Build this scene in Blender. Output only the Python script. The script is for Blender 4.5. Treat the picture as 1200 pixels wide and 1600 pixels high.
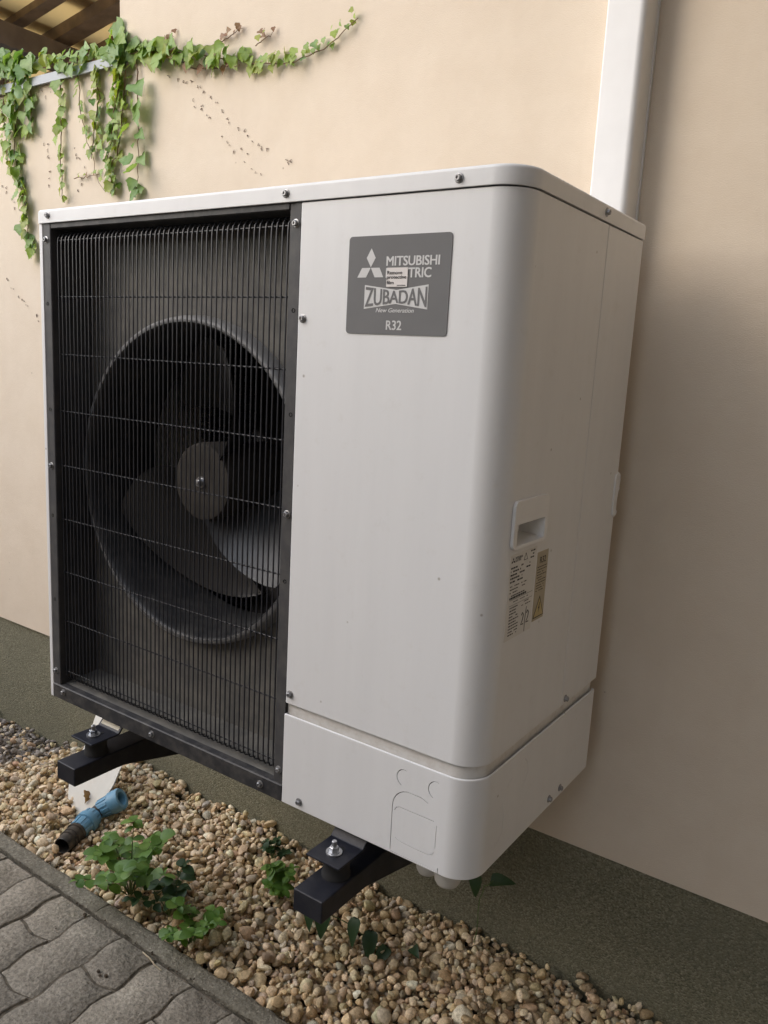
import bpy, bmesh, math, random
import numpy as np
from mathutils import Vector, Matrix

random.seed(7)
rng = np.random.default_rng(11)
scene = bpy.context.scene
for o in list(bpy.data.objects):
    bpy.data.objects.remove(o)
col = scene.collection
PI = math.pi
Z0 = 0.57                      # height of the unit's underside above the paving


# ---------------------------------------------------------------- camera, sky, sun, exposure
cam_data = bpy.data.cameras.new('camera')
cam = bpy.data.objects.new('camera', cam_data)
col.objects.link(cam)
cam.matrix_world = Matrix(((0.8194809703, -0.1488330561, 0.5534434575, 1.52151067),
                           (0.5706598801, 0.1227725181, -0.8119570248, -0.96726671),
                           (0.0528983985, 0.9812113076, 0.1855425962, 0.76050603 + Z0),
                           (0, 0, 0, 1)))
cam_data.sensor_fit = 'VERTICAL'
cam_data.sensor_height = 36.0
cam_data.lens = 1252.9 / 1600 * 36.0
cam_data.clip_start = 0.02
cam_data.clip_end = 500
scene.camera = cam

SUN_FROM = Vector((-0.58, -0.64, 0.56)).normalized()      # direction towards the bright part of the sky
SUN_ELEV = math.asin(SUN_FROM.z)
SUN_AZ = math.atan2(SUN_FROM.x, SUN_FROM.y)               # clockwise from +Y
world = bpy.data.worlds.new('World')
scene.world = world
world.use_nodes = True
wn = world.node_tree
for n in list(wn.nodes):
    wn.nodes.remove(n)
w_out = wn.nodes.new('ShaderNodeOutputWorld')
w_bg = wn.nodes.new('ShaderNodeBackground')
w_sky = wn.nodes.new('ShaderNodeTexSky')
w_sky.sky_type = 'NISHITA'
w_sky.sun_disc = False
w_sky.sun_elevation = SUN_ELEV
w_sky.sun_rotation = SUN_AZ
w_sky.air_density = 1.0
w_sky.dust_density = 1.8
w_sky.ozone_density = 0.6
w_bg.inputs['Strength'].default_value = 0.125
wn.links.new(w_sky.outputs['Color'], w_bg.inputs['Color'])
wn.links.new(w_bg.outputs['Background'], w_out.inputs['Surface'])

sun_data = bpy.data.lights.new('sun', 'SUN')
sun_data.energy = 1.45
sun_data.angle = math.radians(108)
sun_data.color = (0.955, 0.98, 1.0)
sun = bpy.data.objects.new('sun', sun_data)
col.objects.link(sun)
sun.location = (0, 0, 12)
sun.rotation_euler = SUN_FROM.to_track_quat('Z', 'Y').to_euler()

scene.view_settings.view_transform = 'Standard'
scene.view_settings.look = 'None'
scene.view_settings.gamma = 1.0
scene.view_settings.use_curve_mapping = False
scene.view_settings.exposure = 1.07


# ---------------------------------------------------------------- helpers: objects
BASE = {}


def link(name, mesh, m=None, parent=None, base=(0, 0, 0)):
    o = bpy.data.objects.new(name, mesh)
    col.objects.link(o)
    if m is not None and mesh is not None and not mesh.materials:
        mesh.materials.append(m)
    if parent is not None:
        o.parent = parent
    return o


def tag(o, label=None, cat=None, group=None, kind=None):
    if label:
        o['label'] = label
    if cat:
        o['category'] = cat
    if group:
        o['group'] = group
    if kind:
        o['kind'] = kind
    return o


def thing(name, label, cat, base=(0, 0, 0), group=None, kind=None):
    o = bpy.data.objects.new(name, None)
    o.empty_display_size = 0.05
    col.objects.link(o)
    o.location = base
    BASE[o.name] = Vector(base)
    return tag(o, label, cat, group, kind)


def root_base(o):
    while o.parent is not None:
        o = o.parent
    return BASE.get(o.name, Vector((0, 0, 0)))


class MB:
    """collects vertices and faces given in world coordinates; build() links them as one mesh object"""

    def __init__(self):
        self.v = []
        self.f = []

    def add(self, verts, faces):
        n = len(self.v)
        self.v += [tuple(p) for p in verts]
        self.f += [tuple(i + n for i in f) for f in faces]
        return self

    def box(self, x0, x1, y0, y1, z0, z1):
        v = [(x, y, z) for z in (z0, z1) for y in (y0, y1) for x in (x0, x1)]
        return self.add(v, [(0, 2, 3, 1), (4, 5, 7, 6), (0, 1, 5, 4), (2, 6, 7, 3), (0, 4, 6, 2), (1, 3, 7, 5)])

    def prism(self, poly, axis, a, b):
        """polygon in the two other axes, extruded along axis from a to b"""
        def P(p, t):
            return {'x': (t, p[0], p[1]), 'y': (p[0], t, p[1]), 'z': (p[0], p[1], t)}[axis]
        n = len(poly)
        v = [P(p, a) for p in poly] + [P(p, b) for p in poly]
        f = [tuple(range(n))[::-1], tuple(range(n, 2 * n))]
        f += [(i, (i + 1) % n, (i + 1) % n + n, i + n) for i in range(n)]
        return self.add(v, f)

    def tube(self, pts, r, seg=8, cap=True):
        pts = [Vector(p) for p in pts]
        rr = r if isinstance(r, (list, tuple)) else [r] * len(pts)
        rings, ref = [], None
        for i, p in enumerate(pts):
            t = (pts[min(i + 1, len(pts) - 1)] - pts[max(i - 1, 0)]).normalized()
            if ref is None:
                ref = Vector((0, 0, 1)) if abs(t.z) < 0.9 else Vector((1, 0, 0))
            a = ref - t * ref.dot(t)
            a.normalize()
            ref = a
            b = t.cross(a)
            rings.append([p + (a * math.cos(2 * PI * k / seg) + b * math.sin(2 * PI * k / seg)) * rr[i] for k in range(seg)])
        v = [q for ring in rings for q in ring]
        f = []
        for i in range(len(pts) - 1):
            for k in range(seg):
                k2 = (k + 1) % seg
                f.append((i * seg + k, i * seg + k2, (i + 1) * seg + k2, (i + 1) * seg + k))
        if cap:
            f.append(tuple(range(seg))[::-1])
            f.append(tuple(range((len(pts) - 1) * seg, len(pts) * seg)))
        return self.add(v, f)

    def lathe(self, prof, origin, axis, seg=24, cap=True):
        """profile of (along, radius) turned round an axis"""
        o = Vector(origin)
        t = Vector(axis).normalized()
        a = t.orthogonal().normalized()
        b = t.cross(a)
        v = []
        for s, r in prof:
            for k in range(seg):
                w = 2 * PI * k / seg
                v.append(o + t * s + (a * math.cos(w) + b * math.sin(w)) * r)
        f = []
        for i in range(len(prof) - 1):
            for k in range(seg):
                k2 = (k + 1) % seg
                f.append((i * seg + k, i * seg + k2, (i + 1) * seg + k2, (i + 1) * seg + k))
        if cap:
            f.append(tuple(range(seg))[::-1])
            f.append(tuple(range((len(prof) - 1) * seg, len(prof) * seg)))
        return self.add(v, f)

    def sweep(self, path, section):
        """closed section of (offset along outward normal, z) swept along an open plan path of (x, y, nx, ny)"""
        n = len(section)
        v = [(x + nx * o, y + ny * o, z) for (x, y, nx, ny) in path for (o, z) in section]
        f = []
        for i in range(len(path) - 1):
            for k in range(n):
                k2 = (k + 1) % n
                f.append((i * n + k, i * n + k2, (i + 1) * n + k2, (i + 1) * n + k))
        f.append(tuple(range(n))[::-1])
        f.append(tuple(range((len(path) - 1) * n, len(path) * n)))
        return self.add(v, f)

    def ribbon(self, poly, w, plane, a, b, closed=False):
        """a line of width w drawn in a plane ('y': points are (x,z); 'x': points are (y,z)) with depth a..b: a closed solid"""
        pts = [Vector(p) for p in poly]
        L, Rr = [], []
        n = len(pts)
        for i, p in enumerate(pts):
            if closed:
                t = pts[(i + 1) % n] - pts[i - 1]
            else:
                t = pts[min(i + 1, n - 1)] - pts[max(i - 1, 0)]
            t.normalize()
            nrm = Vector((-t.y, t.x)) * w / 2
            L.append(p + nrm)
            Rr.append(p - nrm)

        def P(p, d):
            return (p.x, d, p.y) if plane == 'y' else (d, p.x, p.y)
        v = []
        for i in range(n):
            v += [P(L[i], a), P(Rr[i], a), P(Rr[i], b), P(L[i], b)]
        f = []
        for i in range(n if closed else n - 1):
            j = (i + 1) % n
            for k in range(4):
                k2 = (k + 1) % 4
                f.append((i * 4 + k, i * 4 + k2, j * 4 + k2, j * 4 + k))
        if not closed:
            f += [(3, 2, 1, 0), tuple((n - 1) * 4 + k for k in range(4))]
        return self.add(v, f)

    def mesh(self, name, offset=(0, 0, 0), smooth=None, fix=True):
        me = bpy.data.meshes.new(name)
        ox, oy, oz = offset
        me.from_pydata([(x - ox, y - oy, z - oz) for x, y, z in self.v], [], self.f)
        if fix:
            bm = bmesh.new()
            bm.from_mesh(me)
            bmesh.ops.recalc_face_normals(bm, faces=bm.faces)
            bm.to_mesh(me)
            bm.free()
        if smooth is not None:
            me.polygons.foreach_set('use_smooth', [True] * len(me.polygons))
            me.set_sharp_from_angle(angle=math.radians(smooth))
        me.update()
        return me

    def build(self, name, m, parent=None, smooth=35, bevel=0, segs=2, fix=True, base=None):
        off = root_base(parent) if parent is not None else (Vector(base) if base else Vector((0, 0, 0)))
        me = self.mesh(name, off, smooth, fix)
        o = link(name, me, m, parent)
        if parent is None and base:
            o.location = base
        if bevel:
            bv = o.modifiers.new('bevel', 'BEVEL')
            bv.width = bevel
            bv.segments = segs
            bv.limit_method = 'ANGLE'
            bv.angle_limit = math.radians(40)
        if smooth is not None and len(self.f) < 6000:
            wnm = o.modifiers.new('normals', 'WEIGHTED_NORMAL')
            wnm.keep_sharp = True
            wnm.weight = 90
        return o


def place_copy(name, mesh, parent, loc, rot=None, scale=1.0):
    """a child that shares its mesh; loc in world coordinates"""
    o = bpy.data.objects.new(name, mesh)
    col.objects.link(o)
    o.parent = parent
    p = Vector(loc) - root_base(parent)
    M = (rot.to_4x4() if rot is not None else Matrix.Identity(4))
    s = scale if isinstance(scale, (tuple, list)) else (scale,) * 3
    M = Matrix.Translation(p) @ M @ Matrix.Diagonal((s[0], s[1], s[2], 1))
    o.matrix_basis = M
    return o


def cut(o, cutter_mb):
    """boolean difference with the collected closed solids, applied"""
    off = root_base(o)
    me = cutter_mb.mesh('cutter', off, None)
    c = bpy.data.objects.new('cutter', me)
    col.objects.link(c)
    for old_mod in list(o.modifiers):
        o.modifiers.remove(old_mod)
    md = o.modifiers.new('cut', 'BOOLEAN')
    md.operation = 'DIFFERENCE'
    md.solver = 'EXACT'
    md.use_self = True
    md.object = c
    bpy.context.view_layer.update()
    # cutter is in thing-local coordinates; both share the thing's frame
    c.matrix_world = o.matrix_world
    bpy.context.view_layer.update()
    dg = bpy.context.evaluated_depsgraph_get()
    new = bpy.data.meshes.new_from_object(o.evaluated_get(dg))
    o.modifiers.remove(md)
    old = o.data
    mats = [x for x in old.materials]
    o.data = new
    new.name = old.name
    if not new.materials:
        for x in mats:
            new.materials.append(x)
    new.polygons.foreach_set('use_smooth', [True] * len(new.polygons))
    new.set_sharp_from_angle(angle=math.radians(30))
    bpy.data.objects.remove(c)
    wnm = o.modifiers.new('normals', 'WEIGHTED_NORMAL')
    wnm.keep_sharp = True
    wnm.weight = 90


def round_path(pts, radii, seg=8):
    """plan polyline with rounded corners -> list of (x, y, nx, ny), normal to the right of travel"""
    out = []
    n = len(pts)
    for i, p in enumerate(pts):
        p = Vector(p)
        r = radii[i]
        if i in (0, n - 1) or r == 0:
            d = (Vector(pts[1]) - p) if i == 0 else (p - Vector(pts[i - 1]))
            d.normalize()
            out.append((p.x, p.y, d.y, -d.x))
            continue
        d0 = (p - Vector(pts[i - 1])).normalized()
        d1 = (Vector(pts[i + 1]) - p).normalized()
        ang = d0.angle(d1)
        t = r * math.tan(ang / 2)
        a = p - d0 * t
        turn = 1 if d0.x * d1.y - d0.y * d1.x > 0 else -1
        nin = Vector((-d0.y, d0.x)) * turn
        c = a + nin * r
        for k in range(seg + 1):
            w = ang * k / seg * turn
            v = a - c
            q = Vector((v.x * math.cos(w) - v.y * math.sin(w), v.x * math.sin(w) + v.y * math.cos(w)))
            pt = c + q
            d = Vector((d0.x * math.cos(w) - d0.y * math.sin(w), d0.x * math.sin(w) + d0.y * math.cos(w)))
            out.append((pt.x, pt.y, d.y, -d.x))
    return out


def sheet_section(z0, z1, t=0.0024, r=0.0018):
    return [(-t, z0), (-r, z0), (-0.3 * r, z0 + 0.3 * r), (0, z0 + r), (0, z1 - r), (-0.3 * r, z1 - 0.3 * r), (-r, z1), (-t, z1)]


# ---------------------------------------------------------------- helpers: materials
def new_mat(name):
    m = bpy.data.materials.new(name)
    m.use_nodes = True
    nt = m.node_tree
    b = nt.nodes['Principled BSDF']
    return m, nt, b


def nd(nt, t, **kw):
    n = nt.nodes.new('ShaderNode' + t)
    for k, v in kw.items():
        if k in n.inputs:
            n.inputs[k].default_value = v
        else:
            setattr(n, k, v)
    return n


def coords(nt, scale=1.0, which='Object'):
    tc = nd(nt, 'TexCoord')
    mp = nd(nt, 'Mapping')
    s = scale if isinstance(scale, (tuple, list)) else (scale,) * 3
    mp.inputs['Scale'].default_value = s
    nt.links.new(tc.outputs[which], mp.inputs['Vector'])
    return mp.outputs['Vector']


def noise(nt, vec, scale, detail=3, rough=0.55, dist=0):
    n = nd(nt, 'TexNoise')
    n.inputs['Scale'].default_value = scale
    n.inputs['Detail'].default_value = detail
    n.inputs['Roughness'].default_value = rough
    n.inputs['Distortion'].default_value = dist
    nt.links.new(vec, n.inputs['Vector'])
    return n.outputs['Fac']


def ramp(nt, fac, stops):
    r = nd(nt, 'ValToRGB')
    el = r.color_ramp.elements
    while len(el) < len(stops):
        el.new(0.5)
    for e, (p, c) in zip(el, stops):
        e.position = p
        e.color = (*c, 1) if len(c) == 3 else c
    nt.links.new(fac, r.inputs['Fac'])
    return r.outputs['Color']


def mix(nt, fac, a, b, mode='MIX'):
    m = nd(nt, 'MixRGB', blend_type=mode)
    for s, v in (('Fac', fac), ('Color1', a), ('Color2', b)):
        if isinstance(v, (int, float)):
            m.inputs[s].default_value = v
        elif isinstance(v, (tuple, list)):
            m.inputs[s].default_value = (*v, 1) if len(v) == 3 else v
        else:
            nt.links.new(v, m.inputs[s])
    return m.outputs['Color']


def bump(nt, b, height, strength, dist=0.002, normal=None):
    bp = nd(nt, 'Bump')
    bp.inputs['Strength'].default_value = strength
    bp.inputs['Distance'].default_value = dist
    nt.links.new(height, bp.inputs['Height'])
    if normal is not None:
        nt.links.new(normal, bp.inputs['Normal'])
    nt.links.new(bp.outputs['Normal'], b.inputs['Normal'])
    return bp.outputs['Normal']


def simple(name, c, rough=0.5, metal=0.0, var=0.12, vscale=20, bs=0.0, bscale=300, spec=0.5, dust=None):
    """base colour with a soft uneven tone, optional fine relief and optional blotchy dust"""
    m, nt, b = new_mat(name)
    v = coords(nt)
    n1 = noise(nt, v, vscale, 4)
    lo = tuple(x * (1 - var) for x in c)
    hi = tuple(min(1, x * (1 + var)) for x in c)
    cc = ramp(nt, n1, [(0.3, lo), (0.7, hi)])
    if dust:
        dc, amt, dscale = dust
        n2 = noise(nt, v, dscale, 5, 0.65)
        f = ramp(nt, n2, [(0.42, (0, 0, 0)), (0.75, (amt,) * 3)])
        cc = mix(nt, f, cc, dc)
    nt.links.new(cc, b.inputs['Base Color'])
    b.inputs['Roughness'].default_value = rough
    b.inputs['Metallic'].default_value = metal
    b.inputs['Specular IOR Level'].default_value = spec
    if bs:
        bump(nt, b, noise(nt, v, bscale, 3), bs)
    return m


M = {}
# painted plaster of the house
m, nt, b = new_mat('cream_plaster')
v = coords(nt)
big = noise(nt, v, 1.3, 5, 0.6)
mid = noise(nt, v, 9, 5, 0.6)
fine = noise(nt, v, 420, 3, 0.6)
cc = mix(nt, big, (0.685, 0.585, 0.468), (0.735, 0.640, 0.525))
cc = mix(nt, ramp(nt, mid, [(0.35, (0, 0, 0)), (0.8, (0.55,) * 3)]), cc, (0.63, 0.525, 0.41))
vo = nd(nt, 'TexVoronoi')
vo.inputs['Scale'].default_value = 9
nt.links.new(v, vo.inputs['Vector'])
cc = mix(nt, ramp(nt, vo.outputs['Distance'], [(0.012, (0.8,) * 3), (0.03, (0, 0, 0))]), cc, (0.33, 0.25, 0.18))
st = noise(nt, coords(nt, (9, 9, 0.7)), 1.6, 4, 0.6)
cc = mix(nt, ramp(nt, st, [(0.55, (0, 0, 0)), (0.85, (0.22,) * 3)]), cc, (0.60, 0.50, 0.39))
nt.links.new(cc, b.inputs['Base Color'])
b.inputs['Roughness'].default_value = 0.85
b.inputs['Specular IOR Level'].default_value = 0.10
mm = nd(nt, 'Math', operation='ADD')
mm2 = nd(nt, 'Math', operation='MULTIPLY')
mm2.inputs[1].default_value = 3.0
nt.links.new(mid, mm2.inputs[0])
nt.links.new(fine, mm.inputs[0])
nt.links.new(mm2.outputs[0], mm.inputs[1])
bump(nt, b, mm.outputs[0], 0.45, 0.0022)
M['plaster'] = m

# pebble-dash render of the plinth
m, nt, b = new_mat('olive_stone_render')
v = coords(nt)
vo = nd(nt, 'TexVoronoi')
vo.inputs['Scale'].default_value = 300
nt.links.new(v, vo.inputs['Vector'])
g = nd(nt, 'SeparateColor')
nt.links.new(vo.outputs['Color'], g.inputs['Color'])
cc = ramp(nt, g.outputs['Red'], [(0.0, (0.10, 0.097, 0.060)), (0.35, (0.170, 0.162, 0.104)), (0.75, (0.215, 0.204, 0.136)), (1.0, (0.30, 0.282, 0.205))])
cc = mix(nt, ramp(nt, noise(nt, v, 5, 4), [(0.35, (0, 0, 0)), (0.75, (0.55,) * 3)]), cc, (0.165, 0.158, 0.110))
nt.links.new(cc, b.inputs['Base Color'])
b.inputs['Roughness'].default_value = 0.7
inv = nd(nt, 'Math', operation='SUBTRACT')
inv.inputs[0].default_value = 1.0
nt.links.new(vo.outputs['Distance'], inv.inputs[1])
bump(nt, b, inv.outputs[0], 0.7, 0.003)
M['plinth'] = m


def concrete(name, lo, hi, per_object=True):
    m, nt, b = new_mat(name)
    v = coords(nt, which='Object')
    oi = nd(nt, 'ObjectInfo')
    va = nd(nt, 'VectorMath', operation='ADD')
    sc_ = nd(nt, 'VectorMath', operation='SCALE')
    cx = nd(nt, 'CombineXYZ')
    nt.links.new(oi.outputs['Random'], cx.inputs[0])
    nt.links.new(oi.outputs['Random'], cx.inputs[1])
    nt.links.new(cx.outputs[0], sc_.inputs[0])
    sc_.inputs['Scale'].default_value = 17.0
    nt.links.new(v, va.inputs[0])
    nt.links.new(sc_.outputs[0], va.inputs[1])
    vv = va.outputs[0]
    n1 = noise(nt, vv, 14, 6, 0.7)
    cc = ramp(nt, n1, [(0.28, lo), (0.72, hi)])
    # light and dark grains of the aggregate
    n2 = noise(nt, vv, 260, 2, 0.5)
    cc = mix(nt, ramp(nt, n2, [(0.57, (0, 0, 0)), (0.70, (0.7,) * 3)]), cc, (0.40, 0.355, 0.29))
    n3 = noise(nt, vv, 190, 2, 0.5)
    cc = mix(nt, ramp(nt, n3, [(0.27, (0.75,) * 3), (0.42, (0, 0, 0))]), cc, (0.055, 0.045, 0.035))
    n5 = noise(nt, vv, 110, 3, 0.6)
    cc = mix(nt, ramp(nt, n5, [(0.42, (0.45,) * 3), (0.56, (0, 0, 0))]), cc, (0.105, 0.092, 0.070))
    cc = mix(nt, ramp(nt, n5, [(0.60, (0, 0, 0)), (0.72, (0.45,) * 3)]), cc, (0.44, 0.40, 0.32))
    # mossy, dirty blotches
    n4 = noise(nt, vv, 6, 5, 0.7)
    cc = mix(nt, ramp(nt, n4, [(0.5, (0, 0, 0)), (0.8, (0.6,) * 3)]), cc, (0.10, 0.088, 0.06))
    vr = nd(nt, 'MapRange')
    vr.inputs['To Min'].default_value = 0.82
    vr.inputs['To Max'].default_value = 1.14
    nt.links.new(oi.outputs['Random'], vr.inputs['Value'])
    hs = nd(nt, 'HueSaturation')
    nt.links.new(vr.outputs[0], hs.inputs['Value'])
    nt.links.new(cc, hs.inputs['Color'])
    nt.links.new(hs.outputs['Color'], b.inputs['Base Color'])
    b.inputs['Roughness'].default_value = 0.9
    b.inputs['Specular IOR Level'].default_value = 0.25
    a = nd(nt, 'Math', operation='ADD')
    k = nd(nt, 'Math', operation='MULTIPLY')
    k.inputs[1].default_value = 2.5
    nt.links.new(n1, k.inputs[0])
    nt.links.new(n5, a.inputs[0])
    nt.links.new(k.outputs[0], a.inputs[1])
    bump(nt, b, a.outputs[0], 0.9, 0.0045)
    return m


M['paver'] = concrete('paving_concrete', (0.245, 0.215, 0.172), (0.415, 0.370, 0.300))
M['kerb'] = concrete('kerb_concrete', (0.135, 0.124, 0.096), (0.235, 0.216, 0.170))
M['joint_dirt'] = simple('joint_sand', (0.105, 0.086, 0.062), 0.95, var=0.75, vscale=40, bs=0.8, bscale=250)
M['soil'] = simple('soil', (0.075, 0.055, 0.036), 0.95, var=0.4, vscale=30, bs=0.6, bscale=150)
M['ground'] = simple('ground_concrete', (0.20, 0.175, 0.145), 0.95, var=0.25, vscale=3, bs=0.3, bscale=80)

# coloured river gravel: each stone carries its own tone
m, nt, b = new_mat('river_gravel')
at = nd(nt, 'Attribute', attribute_name='stone_colour')
v = coords(nt)
n1 = noise(nt, v, 130, 4, 0.65)
cc = mix(nt, 1.0, at.outputs['Color'], ramp(nt, n1, [(0.3, (0.68, 0.65, 0.60)), (0.7, (1.2, 1.18, 1.15))]), 'MULTIPLY')
n2 = noise(nt, v, 420, 2, 0.6)
cc = mix(nt, ramp(nt, n2, [(0.3, (0.5,) * 3), (0.45, (0, 0, 0))]), cc, (0.10, 0.075, 0.05))
nt.links.new(cc, b.inputs['Base Color'])
b.inputs['Roughness'].default_value = 0.62
b.inputs['Specular IOR Level'].default_value = 0.35
bump(nt, b, n1, 0.5, 0.003)
M['gravel'] = m

# white powder-coated sheet, faintly dusty
m, nt, b = new_mat('white_enamel')
v = coords(nt)
n1 = noise(nt, coords(nt, (14, 14, 1.2)), 1.5, 5, 0.65)
cc = mix(nt, ramp(nt, n1, [(0.25, (0, 0, 0)), (0.75, (1, 1, 1))]), (0.733, 0.737, 0.744), (0.772, 0.776, 0.782))
n2 = noise(nt, v, 34, 6, 0.7)
cc = mix(nt, ramp(nt, n2, [(0.58, (0, 0, 0)), (0.82, (0.28,) * 3)]), cc, (0.60, 0.575, 0.53))
vo = nd(nt, 'TexVoronoi')
vo.inputs['Scale'].default_value = 17
nt.links.new(v, vo.inputs['Vector'])
cc = mix(nt, ramp(nt, vo.outputs['Distance'], [(0.022, (0.7,) * 3), (0.05, (0, 0, 0))]), cc, (0.30, 0.27, 0.22))
nt.links.new(cc, b.inputs['Base Color'])
b.inputs['Roughness'].default_value = 0.38
rr = ramp(nt, n2, [(0.3, (0.33,) * 3), (0.8, (0.52,) * 3)])
nt.links.new(rr, b.inputs['Roughness'])
bump(nt, b, noise(nt, v, 900, 2), 0.05, 0.0004)
M['white'] = m
M['white_dusty'] = simple('white_enamel_with_dust', (0.74, 0.73, 0.71), 0.5, var=0.04, dust=((0.48, 0.43, 0.36), 0.45, 60))
M['duct'] = simple('white_pvc', (0.80, 0.80, 0.80), 0.35, var=0.02)
M['off_white'] = simple('weathered_white_board', (0.62, 0.60, 0.54), 0.6, var=0.05, dust=((0.45, 0.40, 0.31), 0.4, 18))
M['stub'] = simple('milky_plastic', (0.50, 0.485, 0.45), 0.45, var=0.06)
M['dark'] = simple('charcoal_enamel', (0.032, 0.032, 0.035), 0.5, var=0.1, spec=0.3, dust=((0.15, 0.14, 0.125), 0.45, 40))
M['jamb'] = simple('grey_enamel', (0.062, 0.061, 0.064), 0.5, var=0.08, spec=0.3, dust=((0.14, 0.135, 0.12), 0.4, 30))
M['dusty_dark'] = simple('dusty_charcoal_enamel', (0.122, 0.119, 0.112), 0.6, var=0.1, dust=((0.27, 0.255, 0.22), 0.6, 22))
M['wire'] = simple('black_coated_wire', (0.022, 0.023, 0.029), 0.36, var=0.1)
M['black'] = simple('black_powder_coat', (0.010, 0.011, 0.018), 0.45, var=0.15, spec=0.35, dust=((0.07, 0.068, 0.07), 0.3, 30), bs=0.1, bscale=700)
M['rubber'] = simple('black_rubber', (0.018, 0.018, 0.019), 0.75, var=0.1)
M['hole'] = simple('dark_hole', (0.006, 0.006, 0.006), 0.9)  # near-black colour standing in for the darkness inside holes and gaps
M['ring'] = simple('fan_ring_plastic', (0.030, 0.031, 0.034), 0.42, var=0.1, dust=((0.16, 0.15, 0.135), 0.4, 25))
M['ring_lip'] = simple('dusty_lit_ring_lip', (0.30, 0.30, 0.305), 0.5, var=0.15)  # dusty lip, lightened further to paint the bright highlight along it
M['blade'] = simple('fan_blade_plastic', (0.060, 0.060, 0.062), 0.34, var=0.1, spec=0.6, dust=((0.095, 0.092, 0.086), 0.5, 16))
M['hub'] = simple('fan_hub_plastic', (0.05, 0.045, 0.04), 0.7, var=0.15, spec=0.15, dust=((0.085, 0.077, 0.066), 0.7, 30))
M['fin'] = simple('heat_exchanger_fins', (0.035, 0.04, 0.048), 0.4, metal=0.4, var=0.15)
M['steel'] = simple('zinc_plated_steel', (0.50, 0.51, 0.53), 0.35, metal=0.9, var=0.15, vscale=200)
M['screw'] = simple('screw_steel', (0.34, 0.34, 0.345), 0.42, metal=0.75, var=0.2, vscale=300)
M['badge'] = simple('badge_grey', (0.185, 0.185, 0.187), 0.6, var=0.03, spec=0.12)
M['badge_white'] = simple('badge_print_silver', (0.62, 0.62, 0.62), 0.5, var=0.02)
M['paper'] = simple('white_sticker', (0.74, 0.70, 0.68), 0.6, var=0.02)
M['warn_cream'] = simple('cream_sticker', (0.60, 0.56, 0.45), 0.6, var=0.04)
M['ink'] = simple('black_ink', (0.02, 0.02, 0.022), 0.6)
M['rating'] = simple('pale_label_film', (0.70, 0.69, 0.665), 0.5, var=0.03)
M['warn'] = simple('tan_label_film', (0.44, 0.385, 0.28), 0.5, var=0.04)
M['warn_yellow'] = simple('triangle_yellow', (0.52, 0.42, 0.20), 0.5, var=0.04)
M['blue'] = simple('blue_polypropylene', (0.105, 0.265, 0.40), 0.45, var=0.08, vscale=40, dust=((0.28, 0.32, 0.33), 0.35, 40))
M['black_pipe'] = simple('black_polyethylene', (0.016, 0.016, 0.016), 0.4, var=0.2, dust=((0.12, 0.09, 0.06), 0.5, 40))
M['coping'] = simple('pale_grey_metal', (0.36, 0.385, 0.42), 0.5, metal=0.0, var=0.06)
M['wood'] = simple('brown_rafter_wood', (0.28, 0.21, 0.145), 0.7, var=0.3, vscale=12)
M['grey_wood'] = simple('grey_beam_wood', (0.17, 0.14, 0.115), 0.75, var=0.2, vscale=12)
M['stem'] = simple('ivy_stem', (0.17, 0.10, 0.055), 0.8, var=0.25, vscale=60)
M['green_stem'] = simple('green_stem', (0.10, 0.15, 0.045), 0.7, var=0.2, vscale=60)
M['dry'] = simple('dry_brown_remains', (0.22, 0.160, 0.125), 0.9, var=0.3, vscale=80)
M['twig'] = simple('dry_twig', (0.42, 0.35, 0.24), 0.8, var=0.2, vscale=80)
M['unseen_wall'] = simple('unseen_wall_render', (0.36, 0.29, 0.21), 0.9, var=0.12, vscale=4, bs=0.2, bscale=200)  # colour of the added walls, tuned for the warm light they bounce
M['eave'] = simple('dark_eave_boards', (0.10, 0.075, 0.05), 0.8, var=0.2, vscale=10)

# translucent ochre sheet of the canopy
m, nt, b = new_mat('ochre_translucent_sheet')
v = coords(nt)
cc = mix(nt, noise(nt, v, 3, 4), (0.74, 0.60, 0.36), (0.82, 0.70, 0.46))
nt.links.new(cc, b.inputs['Base Color'])
b.inputs['Roughness'].default_value = 0.5
tr = nd(nt, 'BsdfTranslucent')
nt.links.new(cc, tr.inputs['Color'])
ms = nd(nt, 'MixShader')
ms.inputs[0].default_value = 0.8
nt.links.new(b.outputs[0], ms.inputs[1])
nt.links.new(tr.outputs[0], ms.inputs[2])
nt.links.new(ms.outputs[0], nt.nodes['Material Output'].inputs['Surface'])
M['sheet'] = m


def leaf_mat(name, a, c2):
    m, nt, b = new_mat(name)
    oi = nd(nt, 'ObjectInfo')
    v = coords(nt)
    c1 = mix(nt, oi.outputs['Random'], a, c2)
    c1 = mix(nt, ramp(nt, noise(nt, v, 5, 3), [(0.4, (0, 0, 0)), (0.75, (0.35,) * 3)]), c1, tuple(x * 0.6 for x in a))
    nt.links.new(c1, b.inputs['Base Color'])
    b.inputs['Roughness'].default_value = 0.45
    tr = nd(nt, 'BsdfTranslucent')
    tc = mix(nt, 1.0, c1, (1.25, 1.3, 0.55), 'MULTIPLY')
    nt.links.new(tc, tr.inputs['Color'])
    ms = nd(nt, 'MixShader')
    ms.inputs[0].default_value = 0.35
    nt.links.new(b.outputs[0], ms.inputs[1])
    nt.links.new(tr.outputs[0], ms.inputs[2])
    nt.links.new(ms.outputs[0], nt.nodes['Material Output'].inputs['Surface'])
    return m


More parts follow.
